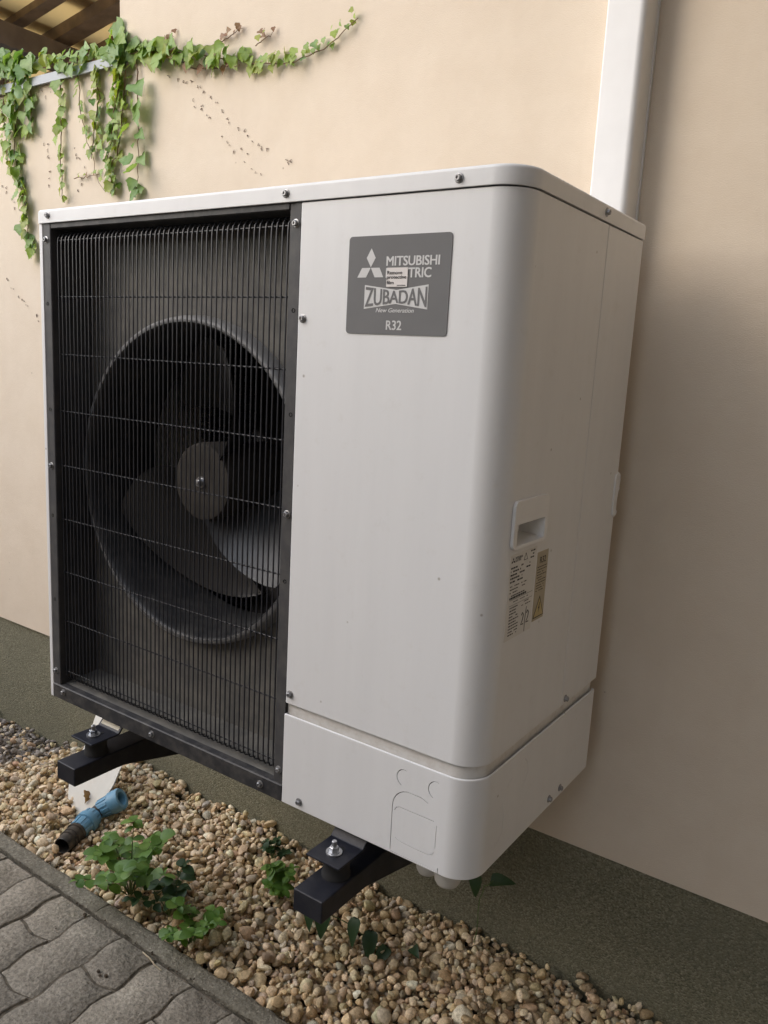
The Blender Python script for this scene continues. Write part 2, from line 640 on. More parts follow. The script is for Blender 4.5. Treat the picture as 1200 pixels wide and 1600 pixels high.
M['leaf_mid'] = leaf_mat('ivy_leaf_green', (0.200, 0.320, 0.065), (0.340, 0.460, 0.090))
M['leaf_blue'] = leaf_mat('ivy_leaf_bluish', (0.165, 0.300, 0.090), (0.280, 0.400, 0.120))
M['leaf_yellow'] = leaf_mat('ivy_leaf_yellowish', (0.260, 0.340, 0.060), (0.360, 0.400, 0.080))
M['leaf_brown'] = leaf_mat('ivy_leaf_dry', (0.24, 0.12, 0.06), (0.27, 0.16, 0.07))
M['weed'] = leaf_mat('weed_leaf_green', (0.085, 0.190, 0.035), (0.180, 0.310, 0.065))
M['weed_dark'] = leaf_mat('weed_leaf_dark', (0.030, 0.070, 0.030), (0.050, 0.100, 0.040))


# ---------------------------------------------------------------- lettering
def text_outline(s, offset=0.0, shear=0.0, spacing=1.0):
    cu = bpy.data.curves.new('lettering', 'FONT')
    cu.body = s
    cu.offset = offset
    cu.shear = shear
    cu.space_character = spacing
    cu.resolution_u = 3
    o = bpy.data.objects.new('lettering', cu)
    col.objects.link(o)
    dg = bpy.context.evaluated_depsgraph_get()
    me = bpy.data.meshes.new_from_object(o.evaluated_get(dg))
    bpy.data.objects.remove(o)
    V = np.array([v.co[:2] for v in me.vertices])
    F = [tuple(p.vertices) for p in me.polygons]
    bpy.data.meshes.remove(me)
    V = (V - V.min(0)) / (V.max(0) - V.min(0))
    return V, F


def print_text(mb, s, quad, P, offset=0.0, shear=0.0, spacing=1.0, warp=None):
    """letters mapped into the quad (lower left, lower right, upper right, upper left), P turns plane coordinates into a point"""
    V, F = text_outline(s, 0.0, shear, spacing)
    a, b_, c, d = [np.array(q) for q in quad]
    hgt = float(np.linalg.norm(d - a)) if warp is None else 0.022
    bold = offset * hgt * 0.95
    o = np.array(P(0.0, 0.0))
    nrm = np.array((0.0, -2e-5, 0.0)) if o[0] == 0.0 else np.array((2e-5, 0.0, 0.0))
    # the strokes are thickened by a few shifted copies, each a hair above the last
    for k, (ex, ez) in enumerate(((0, 0), (-1, -0.5), (1, 0.5), (-1, 0.5), (1, -0.5)) if bold else ((0, 0),)):
        pts = []
        for u, w in V:
            lo, hi = a + (b_ - a) * u, d + (c - d) * u
            if warp:
                lo, hi = warp(u)
            q = lo + (hi - lo) * w
            pts.append(tuple(np.array(P(q[0] + ex * bold, q[1] + ez * bold)) + nrm * k))
        mb.add(pts, F)
    return mb


def flat_poly(mb, poly, P):
    n = len(mb.v)
    mb.v += [P(*q) for q in poly]
    mb.f.append(tuple(range(n, n + len(poly))))
    return mb


def round_rect(x0, x1, z0, z1, r, seg=5):
    out = []
    for cx, cz, a0 in ((x1 - r, z1 - r, 0), (x0 + r, z1 - r, 90), (x0 + r, z0 + r, 180), (x1 - r, z0 + r, 270)):
        for k in range(seg + 1):
            w = math.radians(a0 + 90 * k / seg)
            out.append((cx + r * math.cos(w), cz + r * math.sin(w)))
    return out


# ================================================================ SETTING
YW = 0.60                                  # face of the wall
YP = 0.612                                 # face of the plinth below it
ZW = Z0 - 0.2555                           # lower edge of the plaster
XC = -0.528                                # corner where the tall wall ends
ZC = Z0 + 1.545                            # top of the low wall

g = MB().add([(-80, -80, -0.26), (80, -80, -0.26), (80, 80, -0.26), (-80, 80, -0.26)], [(0, 1, 2, 3)])
tag(g.build('ground', M['ground'], smooth=None), kind='structure')

house = thing('house', 'cream plastered house wall with an olive stone render plinth behind the white unit', 'house', (0, YW, 0))
MB().prism([(-7, ZW), (7, ZW), (7, 4.6), (XC, 4.6), (XC, ZC), (-7, ZC)], 'y', YW, YW + 0.28).build('wall', M['plaster'], house, smooth=None)
MB().box(-7, 7, YP, YP + 0.24, -0.3, ZW + 0.02).build('plinth', M['plinth'], house, smooth=None)
cp = MB()
cp.prism([(YW - 0.018, ZC - 0.012), (YW - 0.018, ZC + 0.013), (YW + 0.30, ZC + 0.022), (YW + 0.30, ZC - 0.012), (YW + 0.285, ZC - 0.012), (YW + 0.285, ZC + 0.002), (YW - 0.012, ZC + 0.002), (YW - 0.012, ZC - 0.012)], 'x', -7, XC - 0.003)
cp.build('coping', M['coping'], house, smooth=None)
# the storey behind the tall wall
MB().box(XC + 0.003, 7, YW + 0.283, YW + 5, -0.06, 4.55).build('room_block', M['plaster'], house, smooth=None)
ev = MB()
ev.box(XC - 0.1, 7.2, YW - 0.62, YW + 5, 4.62, 4.72)
ev.build('eave', M['eave'], house, smooth=None)

# canopy behind the low wall: rafters under a translucent sheet
SL = 0.16


def roof_z(x):
    return 2.71 + SL * (x + 1.9)


can = thing('canopy', 'ochre translucent canopy roof on brown rafters above the ivy covered low wall', 'canopy', (-2.2, 1.6, 0))
MB().add([(-5, YW + 0.30, roof_z(-5)), (XC - 0.02, YW + 0.30, roof_z(XC)), (XC - 0.02, 4.6, roof_z(XC)), (-5, 4.6, roof_z(-5)),
          (-5, YW + 0.30, roof_z(-5) + 0.004), (XC - 0.02, YW + 0.30, roof_z(XC) + 0.004), (XC - 0.02, 4.6, roof_z(XC) + 0.004), (-5, 4.6, roof_z(-5) + 0.004)],
         [(0, 1, 2, 3), (4, 7, 6, 5), (0, 4, 5, 1), (1, 5, 6, 2), (2, 6, 7, 3), (3, 7, 4, 0)]).build('roof_sheet', M['sheet'], can, smooth=None)
for y, w, h in ((0.98, 0.05, 0.07), (1.195, 0.055, 0.03), (1.385, 0.085, 0.05), (1.585, 0.05, 0.05), (1.95, 0.06, 0.07), (2.5, 0.06, 0.07), (3.1, 0.06, 0.07)):
    MB().add([(x, yy, roof_z(x) - 0.002 - d) for x in (-5, XC - 0.03) for yy in (y - w / 2, y + w / 2) for d in (0, h)],
             [(0, 1, 3, 2), (4, 6, 7, 5), (0, 4, 5, 1), (2, 3, 7, 6), (0, 2, 6, 4), (1, 5, 7, 3)]).build('rafter', M['wood'], can, smooth=None)
for x in (-1.46, -1.72, -2.02, -2.75, -3.4):
    MB().box(x - 0.05, x + 0.05, YW + 0.31, 4.6, roof_z(x) + 0.018, roof_z(x) + 0.10).build('purlin', M['wood'], can, smooth=None)
MB().box(-2.02, -1.90, YW + 0.31, 4.6, 2.535, 2.625).build('beam', M['grey_wood'], can, smooth=None)
MB().box(-5, XC - 0.03, 3.9, 4.0, -0.06, 2.3).build('back_wall', M['unseen_wall'], can, smooth=None)

# unseen walls and overhang added to shade the place and shape its light
nb = thing('shade_wall_right', 'added unseen wall and overhang blocking light to the right of the unit', 'house', (2.75, -1.5, 0))  # added out of view to keep sky light off the right side
MB().box(2.75, 3.1, -6.0, YW - 0.003, -0.06, 4.4).build('wall', M['unseen_wall'], nb, smooth=None)
MB().box(1.0, 3.3, -1.5, YW - 0.003, 2.85, 2.95).build('eave', M['eave'], nb, smooth=None)  # overhang added out of view to cut light from above
bw = thing('shade_wall_front', 'added unseen wall blocking low light across the paved path', 'wall', (0, -2.3, 0))  # added behind the camera to darken the lower part of the front
MB().box(-9, -0.453, -2.5, -2.3, -0.06, 1.8).build('wall', M['unseen_wall'], bw, smooth=None)
MB().box(-9, -0.453, -2.55, -2.25, 1.802, 1.86).build('coping', M['kerb'], bw, smooth=None)

nh = thing('shade_block', 'added unseen block cutting off frontal light across the path', 'house', (0.8, -2.3, 0))  # added out of view, its width set to limit frontal light
MB().box(-0.45, 1.3, -6.0, -2.3, -0.06, 4.2).build('wall', M['unseen_wall'], nh, smooth=None)
gw = thing('shade_wall_left', 'added unseen wall blocking low light far to the left', 'wall', (-9.2, -3.0, 0))  # added out of view to block low light from the left
MB().box(-9.4, -9.2, -9.0, YW - 0.003, -0.06, 2.2).build('wall', M['unseen_wall'], gw, smooth=None)
# ---------------------------------------------------------------- paving
pav = thing('pavement', 'wavy interlocking grey brown concrete paving beside the gravel bed', None, (0, 0, 0), kind='structure')
MB().box(-6, 2.7, -2.95, 0.068, -0.26, -0.0036).build('joint_sand', M['joint_dirt'], pav, smooth=None)
PW, PL, GAP = 0.1175, 0.235, 0.0044


def wavex(y):
    return 0.0058 * math.sin(2 * PI * y / PW + 0.6)


def wavey(x):
    return 0.006 * math.sin(2 * PI * x / PW + 1.0)


def paver_mesh(name, length, cut_far=False):
    """origin at the kerb-side left corner of the cell, running to -y"""
    n = 10 if length > 0.15 else 6
    out = []
    gp = GAP / 2
    for i in range(n + 1):                                   # right side, going -y
        y = -length * i / n
        yy = min(-gp, max(-length + gp, y))
        out.append([PW - gp + wavex(yy), yy])
    m_ = 5
    for i in range(1, m_):
        x = PW * (1 - i / m_)
        out.append([x, -length + gp + wavey(x)])
    for i in range(n + 1):
        y = -length * (1 - i / n)
        yy = min(-gp, max(-length + gp, y))
        out.append([gp + wavex(yy), yy])
    for i in range(1, m_):
        x = PW * i / m_
        out.append([x, -gp + (0 if cut_far else wavey(x))])
    for q in out:                                            # bring the corners onto the wavy ends
        if q[1] <= -length + gp + 1e-6 and (q[0] < 0.02 or q[0] > PW - 0.02):
            q[1] = -length + gp + wavey(q[0])
        if q[1] >= -gp - 1e-6 and not cut_far and (q[0] < 0.02 or q[0] > PW - 0.02):
            q[1] = -gp + wavey(q[0])
    cx = sum(p[0] for p in out) / len(out)
    cy = sum(p[1] for p in out) / len(out)

    def inset(d):
        res = []
        k = len(out)
        for i in range(k):
            a, b_ = Vector(out[i - 1]), Vector(out[(i + 1) % k])
            t = (b_ - a).normalized()
            nn = Vector((t.y, -t.x))
            if nn.dot(Vector((cx, cy)) - Vector(out[i])) < 0:
                nn = -nn
            res.append((out[i][0] + nn.x * d, out[i][1] + nn.y * d))
        return res
    mb = MB()
    k = len(out)
    rings = [[(x, y, -0.05) for x, y in out], [(x, y, -0.0055) for x, y in out], [(x, y, -0.0016) for x, y in inset(0.0010)], [(x, y, 0.0) for x, y in inset(0.0026)]]
    mb.v = [p for r in rings for p in r]
    for j in range(3):
        for i in range(k):
            i2 = (i + 1) % k
            mb.f.append((j * k + i, j * k + i2, (j + 1) * k + i2, (j + 1) * k + i))
    mb.f.append(tuple(range(3 * k, 4 * k)))
    me = mb.mesh(name, (0, 0, 0), 50)
    me.materials.append(M['paver'])
    return me


pm_full, pm_half = paver_mesh('paver', PL), paver_mesh('paver', PL / 2, True)
pm_first = paver_mesh('paver', PL, True)
XJ, YJ = 0.036, 0.067
for k in range(-11, 16):
    y = YJ
    first = True
    halfcol = (k % 2) != 0
    while y > -0.95:
        L_ = PL / 2 if (first and halfcol) else PL
        me = pm_half if (first and halfcol) else (pm_first if first else pm_full)
        rot = Matrix.Rotation(random.gauss(0, 0.006), 3, 'Z') @ Matrix.Rotation(random.gauss(0, 0.008), 3, 'X') @ Matrix.Rotation(random.gauss(0, 0.012), 3, 'Y')
        place_copy('paver', me, pav, (XJ + k * PW + random.gauss(0, 0.0008), y + random.gauss(0, 0.0008), random.gauss(0, 0.0012)), rot)
        y -= L_
        first = False
kb = thing('kerb', 'narrow concrete edging kerb between the paving and the gravel', None, (0, 0.1, 0), kind='structure')
for k in range(-4, 3):
    x0, x1 = XJ + 0.004 + k, XJ + 1.0 + k
    n = 40
    mb = MB()
    prof = [(0.0745, -0.26), (0.0740, -0.004), (0.0775, 0.0005), (0.090, 0.0016), (0.106, 0.0016), (0.117, -0.001), (0.1215, -0.008), (0.122, -0.26)]
    for i in range(n + 1):
        x = x0 + (x1 - x0) * i / n
        for j, (y, z) in enumerate(prof):
            jit = 0 if j in (0, 7) else 0.0016
            mb.v.append((x, y + random.gauss(0, jit), z + random.gauss(0, jit * 0.8)))
    q = len(prof)
    for i in range(n):
        for j in range(q - 1):
            mb.f.append((i * q + j, i * q + j + 1, (i + 1) * q + j + 1, (i + 1) * q + j))
    mb.f.append(tuple(range(q)))
    mb.f.append(tuple(range(n * q, n * q + q)))
    mb.build('kerb_stone', M['kerb'], kb, smooth=60)

# ---------------------------------------------------------------- gravel bed
def bed_z(x, y):
    s_ = np.clip((-0.50 - x) / 0.5, 0, 1)
    wob = 0.008 * np.sin(x * 7 + 1) * np.sin(y * 11 + x * 3) + 0.006 * np.sin(x * 17 + y * 13)
    return -0.022 + wob - 0.085 * s_ * s_ * (3 - 2 * s_) * np.clip((y - 0.28) / 0.30, 0, 1)


so = MB()
sxs = [-6 + 0.1 * k for k in range(88)]
sys_ = [0.123 + (YP - 0.125) * k / 8 for k in range(9)]
so.v = [(x, y, float(bed_z(x, y)) - 0.036) for x in sxs for y in sys_]
so.f = [(i * 9 + j, (i + 1) * 9 + j, (i + 1) * 9 + j + 1, i * 9 + j + 1) for i in range(len(sxs) - 1) for j in range(8)]
so.build('gravel_bed_soil', M['soil'], smooth=60, fix=False)['kind'] = 'structure'


def unit_stone(seed, n=3):
    """cube-sphere with chopped planes and soft lumps, about unit radius"""
    r = np.random.default_rng(seed)
    vid, V, F = {}, [], []

    def vert(p):
        key = tuple(np.round(p, 5))
        if key not in vid:
            vid[key] = len(V)
            V.append(p)
        return vid[key]
    for ax in range(3):
        for sgn in (-1, 1):
            for i in range(n):
                for j in range(n):
                    q = []
                    for di, dj in ((0, 0), (1, 0), (1, 1), (0, 1)):
                        a = math.tan((-1 + 2 * (i + di) / n) * PI / 4)
                        b_ = math.tan((-1 + 2 * (j + dj) / n) * PI / 4)
                        p = [0, 0, 0]
                        p[ax] = sgn
                        p[(ax + 1) % 3] = a
                        p[(ax + 2) % 3] = b_
                        q.append(vert(np.array(p, float)))
                    F.append(q if sgn > 0 else q[::-1])
    V = np.array(V)
    V /= np.linalg.norm(V, axis=1)[:, None]
    rad = np.ones(len(V))
    for _ in range(5):
        d = r.normal(size=3)
        d /= np.linalg.norm(d)
        rad += r.uniform(-0.16, 0.16) * np.clip(V @ d, -0.2, 1) ** 2
    for _ in range(r.integers(6, 12)):
        d = r.normal(size=3)
        d /= np.linalg.norm(d)
        h = r.uniform(0.52, 0.88)
        c = V @ d
        lim = np.where(c > 0.05, h / np.maximum(c, 0.05), 9)
        rad = np.minimum(rad, 0.10 * rad + 0.90 * np.minimum(lim, rad))
    V = V * rad[:, None]
    V /= np.abs(V).max(0)[None, :]
    return V, np.array(F)


def make_gravel():
    x0, x1, y0, y1 = -1.80, 1.60, 0.122, YP
    res = 0.004
    nx, ny = int((x1 - x0) / res), int((y1 - y0) / res)
    xs = x0 + (np.arange(nx) + 0.5) * res
    ys = y0 + (np.arange(ny) + 0.5) * res
    XX, YY = np.meshgrid(xs, ys, indexing='ij')
    target = bed_z(XX, YY)
    H = target - 0.036
    stones = [unit_stone(k) for k in range(40)]
    small = [unit_stone(k + 50, 2) for k in range(40)]
    Fs, base = [], 0
    pal = np.array([(.46, .345, .21), (.40, .275, .145), (.52, .43, .31), (.34, .235, .14), (.56, .49, .39), (.43, .31, .16),
                    (.27, .20, .14), (.36, .31, .26), (.38, .24, .14), (.60, .54, .46), (.50, .38, .24), (.30, .265, .23), (.47, .37, .26)])
    pw = np.array([15, 12, 13, 11, 5, 6, 5, 6, 2, 1.5, 11, 4, 11.])
    pw /= pw.sum()
    Vs, Cs, cnt = [], [], 0
    tries = 0
    while cnt < 24000 and tries < 190000:
        tries += 1
        cx, cy = rng.uniform(x0, x1), rng.uniform(y0 + 0.004, y1 - 0.006)
        i, j = int((cx - x0) / res), int((cy - y0) / res)
        i, j = min(i, nx - 1), min(j, ny - 1)
        if H[i, j] > target[i, j] - 0.001:
            continue
        a = float(np.clip(rng.lognormal(math.log(0.0086), 0.33), 0.0048, 0.019))
        if rng.random() < 0.02:
            a *= 1.35
        bb = a * rng.uniform(0.62, 0.92)
        cc_ = a * rng.uniform(0.42, 0.72)
        ang = rng.uniform(0, 2 * PI)
        q = a * 1.0
        ry = bb * 0.5
        if cy - ry < y0:
            cy = y0 + ry
        if cy + ry * 1.1 > y1:
            cy = y1 - ry * 1.1
        i0, i1 = max(0, int((cx - q - x0) / res)), min(nx, int((cx + q - x0) / res) + 1)
        j0, j1 = max(0, int((cy - q - y0) / res)), min(ny, int((cy + q - y0) / res) + 1)
        dx, dy = XX[i0:i1, j0:j1] - cx, YY[i0:i1, j0:j1] - cy
        ca, sa = math.cos(ang), math.sin(ang)
        e = ((dx * ca + dy * sa) / a) ** 2 + ((-dx * sa + dy * ca) / bb) ** 2
        inside = e < 1
        if inside.sum() < 3:
            continue
        prof = np.sqrt(np.clip(1 - e, 0, 1)) * cc_
        sub = H[i0:i1, j0:j1]
        under = sub[inside] + prof[inside] * 0.85
        cz = float(np.quantile(under, 0.80))
        # slope of the surface below gives the tilt
        w = sub[inside]
        gx = float(np.clip(np.polyfit(dx[inside], w, 1)[0], -0.8, 0.8)) if w.std() > 1e-6 else 0.0
        gy = float(np.clip(np.polyfit(dy[inside], w, 1)[0], -0.8, 0.8)) if w.std() > 1e-6 else 0.0
        sub[inside] = np.maximum(sub[inside], cz + prof[inside] * 0.9)
        V0, F0 = (stones if a > 0.0088 else small)[rng.integers(40)]
        nv = len(V0)
        Fs.append(F0 + base)
        base += nv
        P = V0 * np.array([a, bb, cc_]) * rng.choice([-1, 1], size=3)
        flip = np.prod(np.sign(P[0] / np.where(V0[0] == 0, 1, V0[0])))
        Rz = np.array([[ca, -sa, 0], [sa, ca, 0], [0, 0, 1]])
        n_ = np.array([-gx + rng.normal() * 0.22, -gy + rng.normal() * 0.22, 1.0])
        n_ /= np.linalg.norm(n_)
        t1 = np.cross([0, 1, 0], n_)
        t1 /= np.linalg.norm(t1)
        t2 = np.cross(n_, t1)
        T = np.stack([t1, t2, n_], 1)
        P = P @ Rz.T @ T.T + np.array([cx, cy, cz])
        Vs.append(P)
        c = pal[rng.choice(len(pal), p=pw)]
        c = (c * 0.66 + c.mean() * np.array((1.06, 1.0, 0.88)) * 0.34) * rng.uniform(1.45, 2.0) * (1 + rng.normal(size=3) * 0.03)
        c = c * np.array((0.93, 0.93, 0.87))
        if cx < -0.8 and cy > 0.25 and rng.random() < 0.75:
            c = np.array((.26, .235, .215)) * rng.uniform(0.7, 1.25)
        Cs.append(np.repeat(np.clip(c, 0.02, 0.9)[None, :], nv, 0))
        cnt += 1
    V = np.concatenate(Vs)
    C_ = np.concatenate(Cs)
    F = np.concatenate(Fs).reshape(-1, 4)
    me = bpy.data.meshes.new('gravel')
    me.vertices.add(len(V))
    me.vertices.foreach_set('co', V.astype(np.float32).ravel())
    me.loops.add(F.size)
    me.loops.foreach_set('vertex_index', F.astype(np.int32).ravel())
    me.polygons.add(len(F))
    me.polygons.foreach_set('loop_start', np.arange(0, F.size, 4, dtype=np.int32))
    me.polygons.foreach_set('loop_total', np.full(len(F), 4, dtype=np.int32))
    me.polygons.foreach_set('use_smooth', np.ones(len(F), dtype=bool))
    me.update(calc_edges=True)
    at_ = me.attributes.new('stone_colour', 'FLOAT_COLOR', 'POINT')
    at_.data.foreach_set('color', np.concatenate([C_, np.ones((len(C_), 1))], 1).astype(np.float32).ravel())
    bm = bmesh.new()
    bm.from_mesh(me)
    bmesh.ops.recalc_face_normals(bm, faces=bm.faces)
    bm.to_mesh(me)
    bm.free()
    me.set_sharp_from_angle(angle=math.radians(38))
    o = link('gravel', me, M['gravel'])
    tag(o, 'bed of tan and ochre river gravel along the foot of the plinth', 'gravel', kind='stuff')
    return H, x0, y0, res, cnt


GH, GX0, GY0, GRES, GN = make_gravel()


def ground_z(x, y):
    i = int(np.clip((x - GX0) / GRES, 0, GH.shape[0] - 1))
    j = int((y - GY0) / GRES)
    if j < 0 or j >= GH.shape[1]:
        return 0.0
    return float(GH[max(0, i - 3):i + 4, max(0, j - 3):j + 4].mean())


# ================================================================ HEAT PUMP
W_, H_, D_ = 1.05, 1.015, 0.48
XG = 0.680                                 # where the fan side meets the service side
hp = thing('heat_pump', 'white outdoor heat pump with a black fan grille hung on the cream wall', 'heat pump', (0.525, 0.24, Z0))


def Z(z):
    return z + Z0


# chassis behind the sheets (inset, black to paint the shade inside the gaps)
MB().box(XG + 0.006, W_ - 0.040, 0.035, D_ - 0.010, Z(0.006), Z(0.985)).build('dark_core', M['hole'], hp, smooth=None)

# upper service panel: wraps round the corner to a seam on the side
fp = MB()
path = round_path([(XG + 0.001, 0.008), (XG + 0.001, 0), (W_, 0), (W_, 0.3055), (W_ - 0.004, 0.3055)], [0, 0.003, 0.047, 0.002, 0], 12)
fp.sweep(path, sheet_section(Z(0.183), Z(0.9875)))
front_panel = fp.build('front_panel', M['white'], hp)
hc = MB()
hc.box(W_ - 0.02, W_ + 0.02, 0.054, 0.150, Z(0.5105), Z(0.5435))
cut(front_panel, hc)
# rear side panel
sp = MB()
path = round_path([(W_ - 0.004, 0.3072), (W_, 0.3072), (W_, D_), (W_ - 0.3, D_)], [0, 0.002, 0.004, 0], 4)
sp.sweep(path, sheet_section(Z(0.183), Z(0.9875)))
sp.build('side_panel', M['white'], hp)
# recessed band and lower piping cover
rb = MB()
path = round_path([(XG + 0.001, 0.0075), (W_ - 0.0065, 0.0075), (W_ - 0.0065, D_ - 0.012)], [0, 0.042, 0], 12)
rb.sweep(path, [(-0.002, Z(0.150)), (0, Z(0.150)), (0, Z(0.192)), (-0.002, Z(0.192))])
rb.build('recess_band', M['white_dusty'], hp)
lp = MB()
path = round_path([(XG, 0.008), (XG, -0.0015), (W_ + 0.0015, -0.0015), (W_ + 0.0015, D_ - 0.008), (W_ - 0.004, D_ - 0.008)], [0, 0.003, 0.048, 0.003, 0], 12)
lp.sweep(path, [(-0.0024, Z(0)), (-0.0018, Z(0)), (-0.0006, Z(0.0006)), (0, Z(0.002)), (0, Z(0.1605)), (-0.0008, Z(0.1630)), (-0.0024, Z(0.1640))])
lower_panel = lp.build('piping_cover', M['white'], hp)


def arc(cx, cz, r, a0, a1, n=14):
    return [(cx + r * math.cos(math.radians(a0 + (a1 - a0) * k / n)), Z(cz + r * math.sin(math.radians(a0 + (a1 - a0) * k / n)))) for k in range(n + 1)]


kn = MB()
ya, yb = -0.02, 0.0004
kn.ribbon(arc(0.9275, 0.1335, 0.0135, 75, 250), 0.0014, 'y', ya, yb + 0.004)
kn.ribbon(arc(0.9850, 0.1335, 0.0140, 75, 250), 0.0014, 'y', ya, yb + 0.004)
kn.ribbon([(0.9090, Z(0.006)), (0.9090, Z(0.078))] + arc(0.9390, 0.0830, 0.0300, 180, 90, 8) + [(0.960, Z(0.1128)), (0.972, Z(0.1085))], 0.0014, 'y', ya, yb + 0.004)
kn.ribbon([(0.9125, Z(0.074)), (0.916, Z(0.0805)), (0.922, Z(0.0833)), (0.955, Z(0.0833)), (0.984, Z(0.0833))], 0.0011, 'y', ya, yb + 0.004)
kn.ribbon([(0.917, Z(0.0300)), (0.926, Z(0.0262)), (0.955, Z(0.0250)), (0.975, Z(0.0250)), (0.984, Z(0.0275)), (0.9885, Z(0.034))], 0.0012, 'y', ya, yb)
kn.ribbon([(0.9892, Z(0.040)), (0.9892, Z(0.078))], 0.0010, 'y', ya, yb)
kn.ribbon([(0.9105, Z(0.0035)), (0.996, Z(0.0035))], 0.0010, 'y', ya, yb)
kn.ribbon([(0.9965, Z(-0.003)), (0.9965, Z(0.010))], 0.0016, 'y', ya, 0.01)
xa, xb = W_ + 0.02, W_ - 0.0004
kn.ribbon([(0.150 + 0.028 * math.cos(math.radians(a)), Z(0.118 + 0.028 * math.sin(math.radians(a)))) for a in range(-60, 61, 12)], 0.0012, 'x', xa, xb)
kn.ribbon([(0.105, Z(0.118)), (0.112, Z(0.124)), (0.120, Z(0.128))], 0.0012, 'x', xa, xb)
kn.ribbon([(0.092, Z(0.096)), (0.098, Z(0.07)), (0.098, Z(0.045)), (0.085, Z(0.034)), (0.065, Z(0.030))], 0.0011, 'x', xa, xb)
cut(lower_panel, kn)

# left side panel, seen as a narrow flange beside the grille
ls = MB()
path = round_path([(0.20, D_), (0, D_), (0, 0), (0.0115, 0), (0.0115, 0.004)], [0, 0.003, 0.0025, 0.0015, 0], 4)
ls.sweep(path, sheet_section(Z(-0.002), Z(0.9885)))
ls.build('left_panel', M['white'], hp)
# lid
lid = MB()
xo0, xo1, yo0, yo1 = -0.0015, W_ + 0.0025, -0.0030, D_ + 0.003


def lid_loop(d):
    pts = [(xo0 + d, yo1 - d), (xo0 + d, yo0 + d), (xo1 - d, yo0 + d), (xo1 - d, yo1 - d)]
    out = []
    for i, (p, r, s) in enumerate(zip(pts, (0.008, 0.008, 0.050, 0.008), (3, 3, 14, 3))):
        r = max(0.002, r - d)
        p = Vector(p)
        a = Vector(pts[i - 1])
        b_ = Vector(pts[(i + 1) % 4])
        d0, d1 = (p - a).normalized(), (b_ - p).normalized()
        c = p - d0 * r + d1 * r
        for k in range(s + 1):
            w = PI / 2 * k / s
            out.append(c + (-d1 * math.cos(w) + d0 * math.sin(w)) * r)
    return out


loops = [(0.0030, 0.9895), (0.0006, 0.9890), (0.0, 0.9900), (0.0, 1.0095), (0.0012, 1.0127), (0.0036, 1.0146), (0.0070, 1.0150)]
k = len(lid_loop(0))
for d, z in loops:
    lid.v += [(p.x, p.y, Z(z)) for p in lid_loop(d)]
for i in range(len(loops) - 1):
    for j in range(k):
        j2 = (j + 1) % k
        lid.f.append((i * k + j, i * k + j2, (i + 1) * k + j2, (i + 1) * k + j))
lid.f.append(tuple(range((len(loops) - 1) * k, len(loops) * k)))
lid.f.append(tuple(range(k))[::-1])
lid.build('lid', M['white'], hp, smooth=40)
MB().box(0.003, W_ - 0.06, D_ - 0.006, D_ - 0.004, Z(0.002), Z(0.988)).build('rear_panel', M['white'], hp, smooth=None)
MB().box(0.003, W_ - 0.06, 0.012, D_ - 0.007, Z(0.0015), Z(0.0035)).build('base_pan', M['dark'], hp, smooth=None)

# --- fan side: jambs, header, bottom rail, back panel with a round opening
XL, XR = 0.0355, 0.6555
YB = 0.098
sj = MB()
sj.prism([(0.0120, 0.0015), (XL - 0.0015, 0.0015), (XL, 0.003), (XL, YB), (XL - 0.004, YB), (XL - 0.004, 0.006), (0.0120, 0.006)], 'z', Z(0.029), Z(0.9885))
sj.build('jamb', M['jamb'], hp, smooth=None)
sj = MB()
sj.prism([(XG - 0.0005, 0.0020), (XG - 0.0005, 0.010), (XR + 0.004, 0.010), (XR + 0.004, YB), (XR, YB), (XR, 0.0055), (XR + 0.0015, 0.0040), (XR + 0.012, 0.0040), (XR + 0.0135, 0.0020)], 'z', Z(0.0295), Z(0.9885))
sj.build('jamb', M['jamb'], hp, smooth=None)
MB().prism([(0.0025, Z(0.9885)), (0.0025, Z(0.9800)), (0.0045, Z(0.9785)), (YB, Z(0.9790)), (YB, Z(0.9830)), (0.006, Z(0.9830)), (0.006, Z(0.9885))], 'x', XL + 0.0005, XR - 0.0005).build('header', M['dark'], hp, smooth=None)
MB().prism([(-0.001, Z(0)), (-0.001, Z(0.0285)), (0.001, Z(0.0305)), (0.014, Z(0.0315)), (0.014, Z(0.027)), (0.006, Z(0.026)), (0.006, Z(0))], 'x', 0.0122, XG - 0.001).build('bottom_rail', M['dark'], hp, smooth=None)
MB().prism([(0.0143, Z(0.0290)), (0.0143, Z(0.0314)), (YB - 0.001, Z(0.040)), (YB - 0.001, Z(0.036))], 'x', XL + 0.0005, XR - 0.0005).build('sill', M['dusty_dark'], hp, smooth=None)

FX, FZ, FR = 0.352, 0.508, 0.305
N = 72
bp = MB()
rect = []
for k in range(N):
    a = 2 * PI * k / N
    ca, sa = math.cos(a), math.sin(a)
    cand = []
    if ca > 1e-9: cand.append((XR - FX) / ca)
    if ca < -1e-9: cand.append((XL - FX) / ca)
    if sa > 1e-9: cand.append((0.9805 - FZ) / sa)
    if sa < -1e-9: cand.append((0.032 - FZ) / sa)
    t = max(min(cand), FR + 0.0005)
    rect.append((FX + ca * t, FZ + sa * t))
for k in range(N):
    a = 2 * PI * k / N
    bp.v.append((FX + FR * math.cos(a), YB, Z(FZ + FR * math.sin(a))))
for x, z in rect:
    bp.v.append((x, YB, Z(z)))
bp.f = [(k, (k + 1) % N, (k + 1) % N + N, k + N) for k in range(N)]
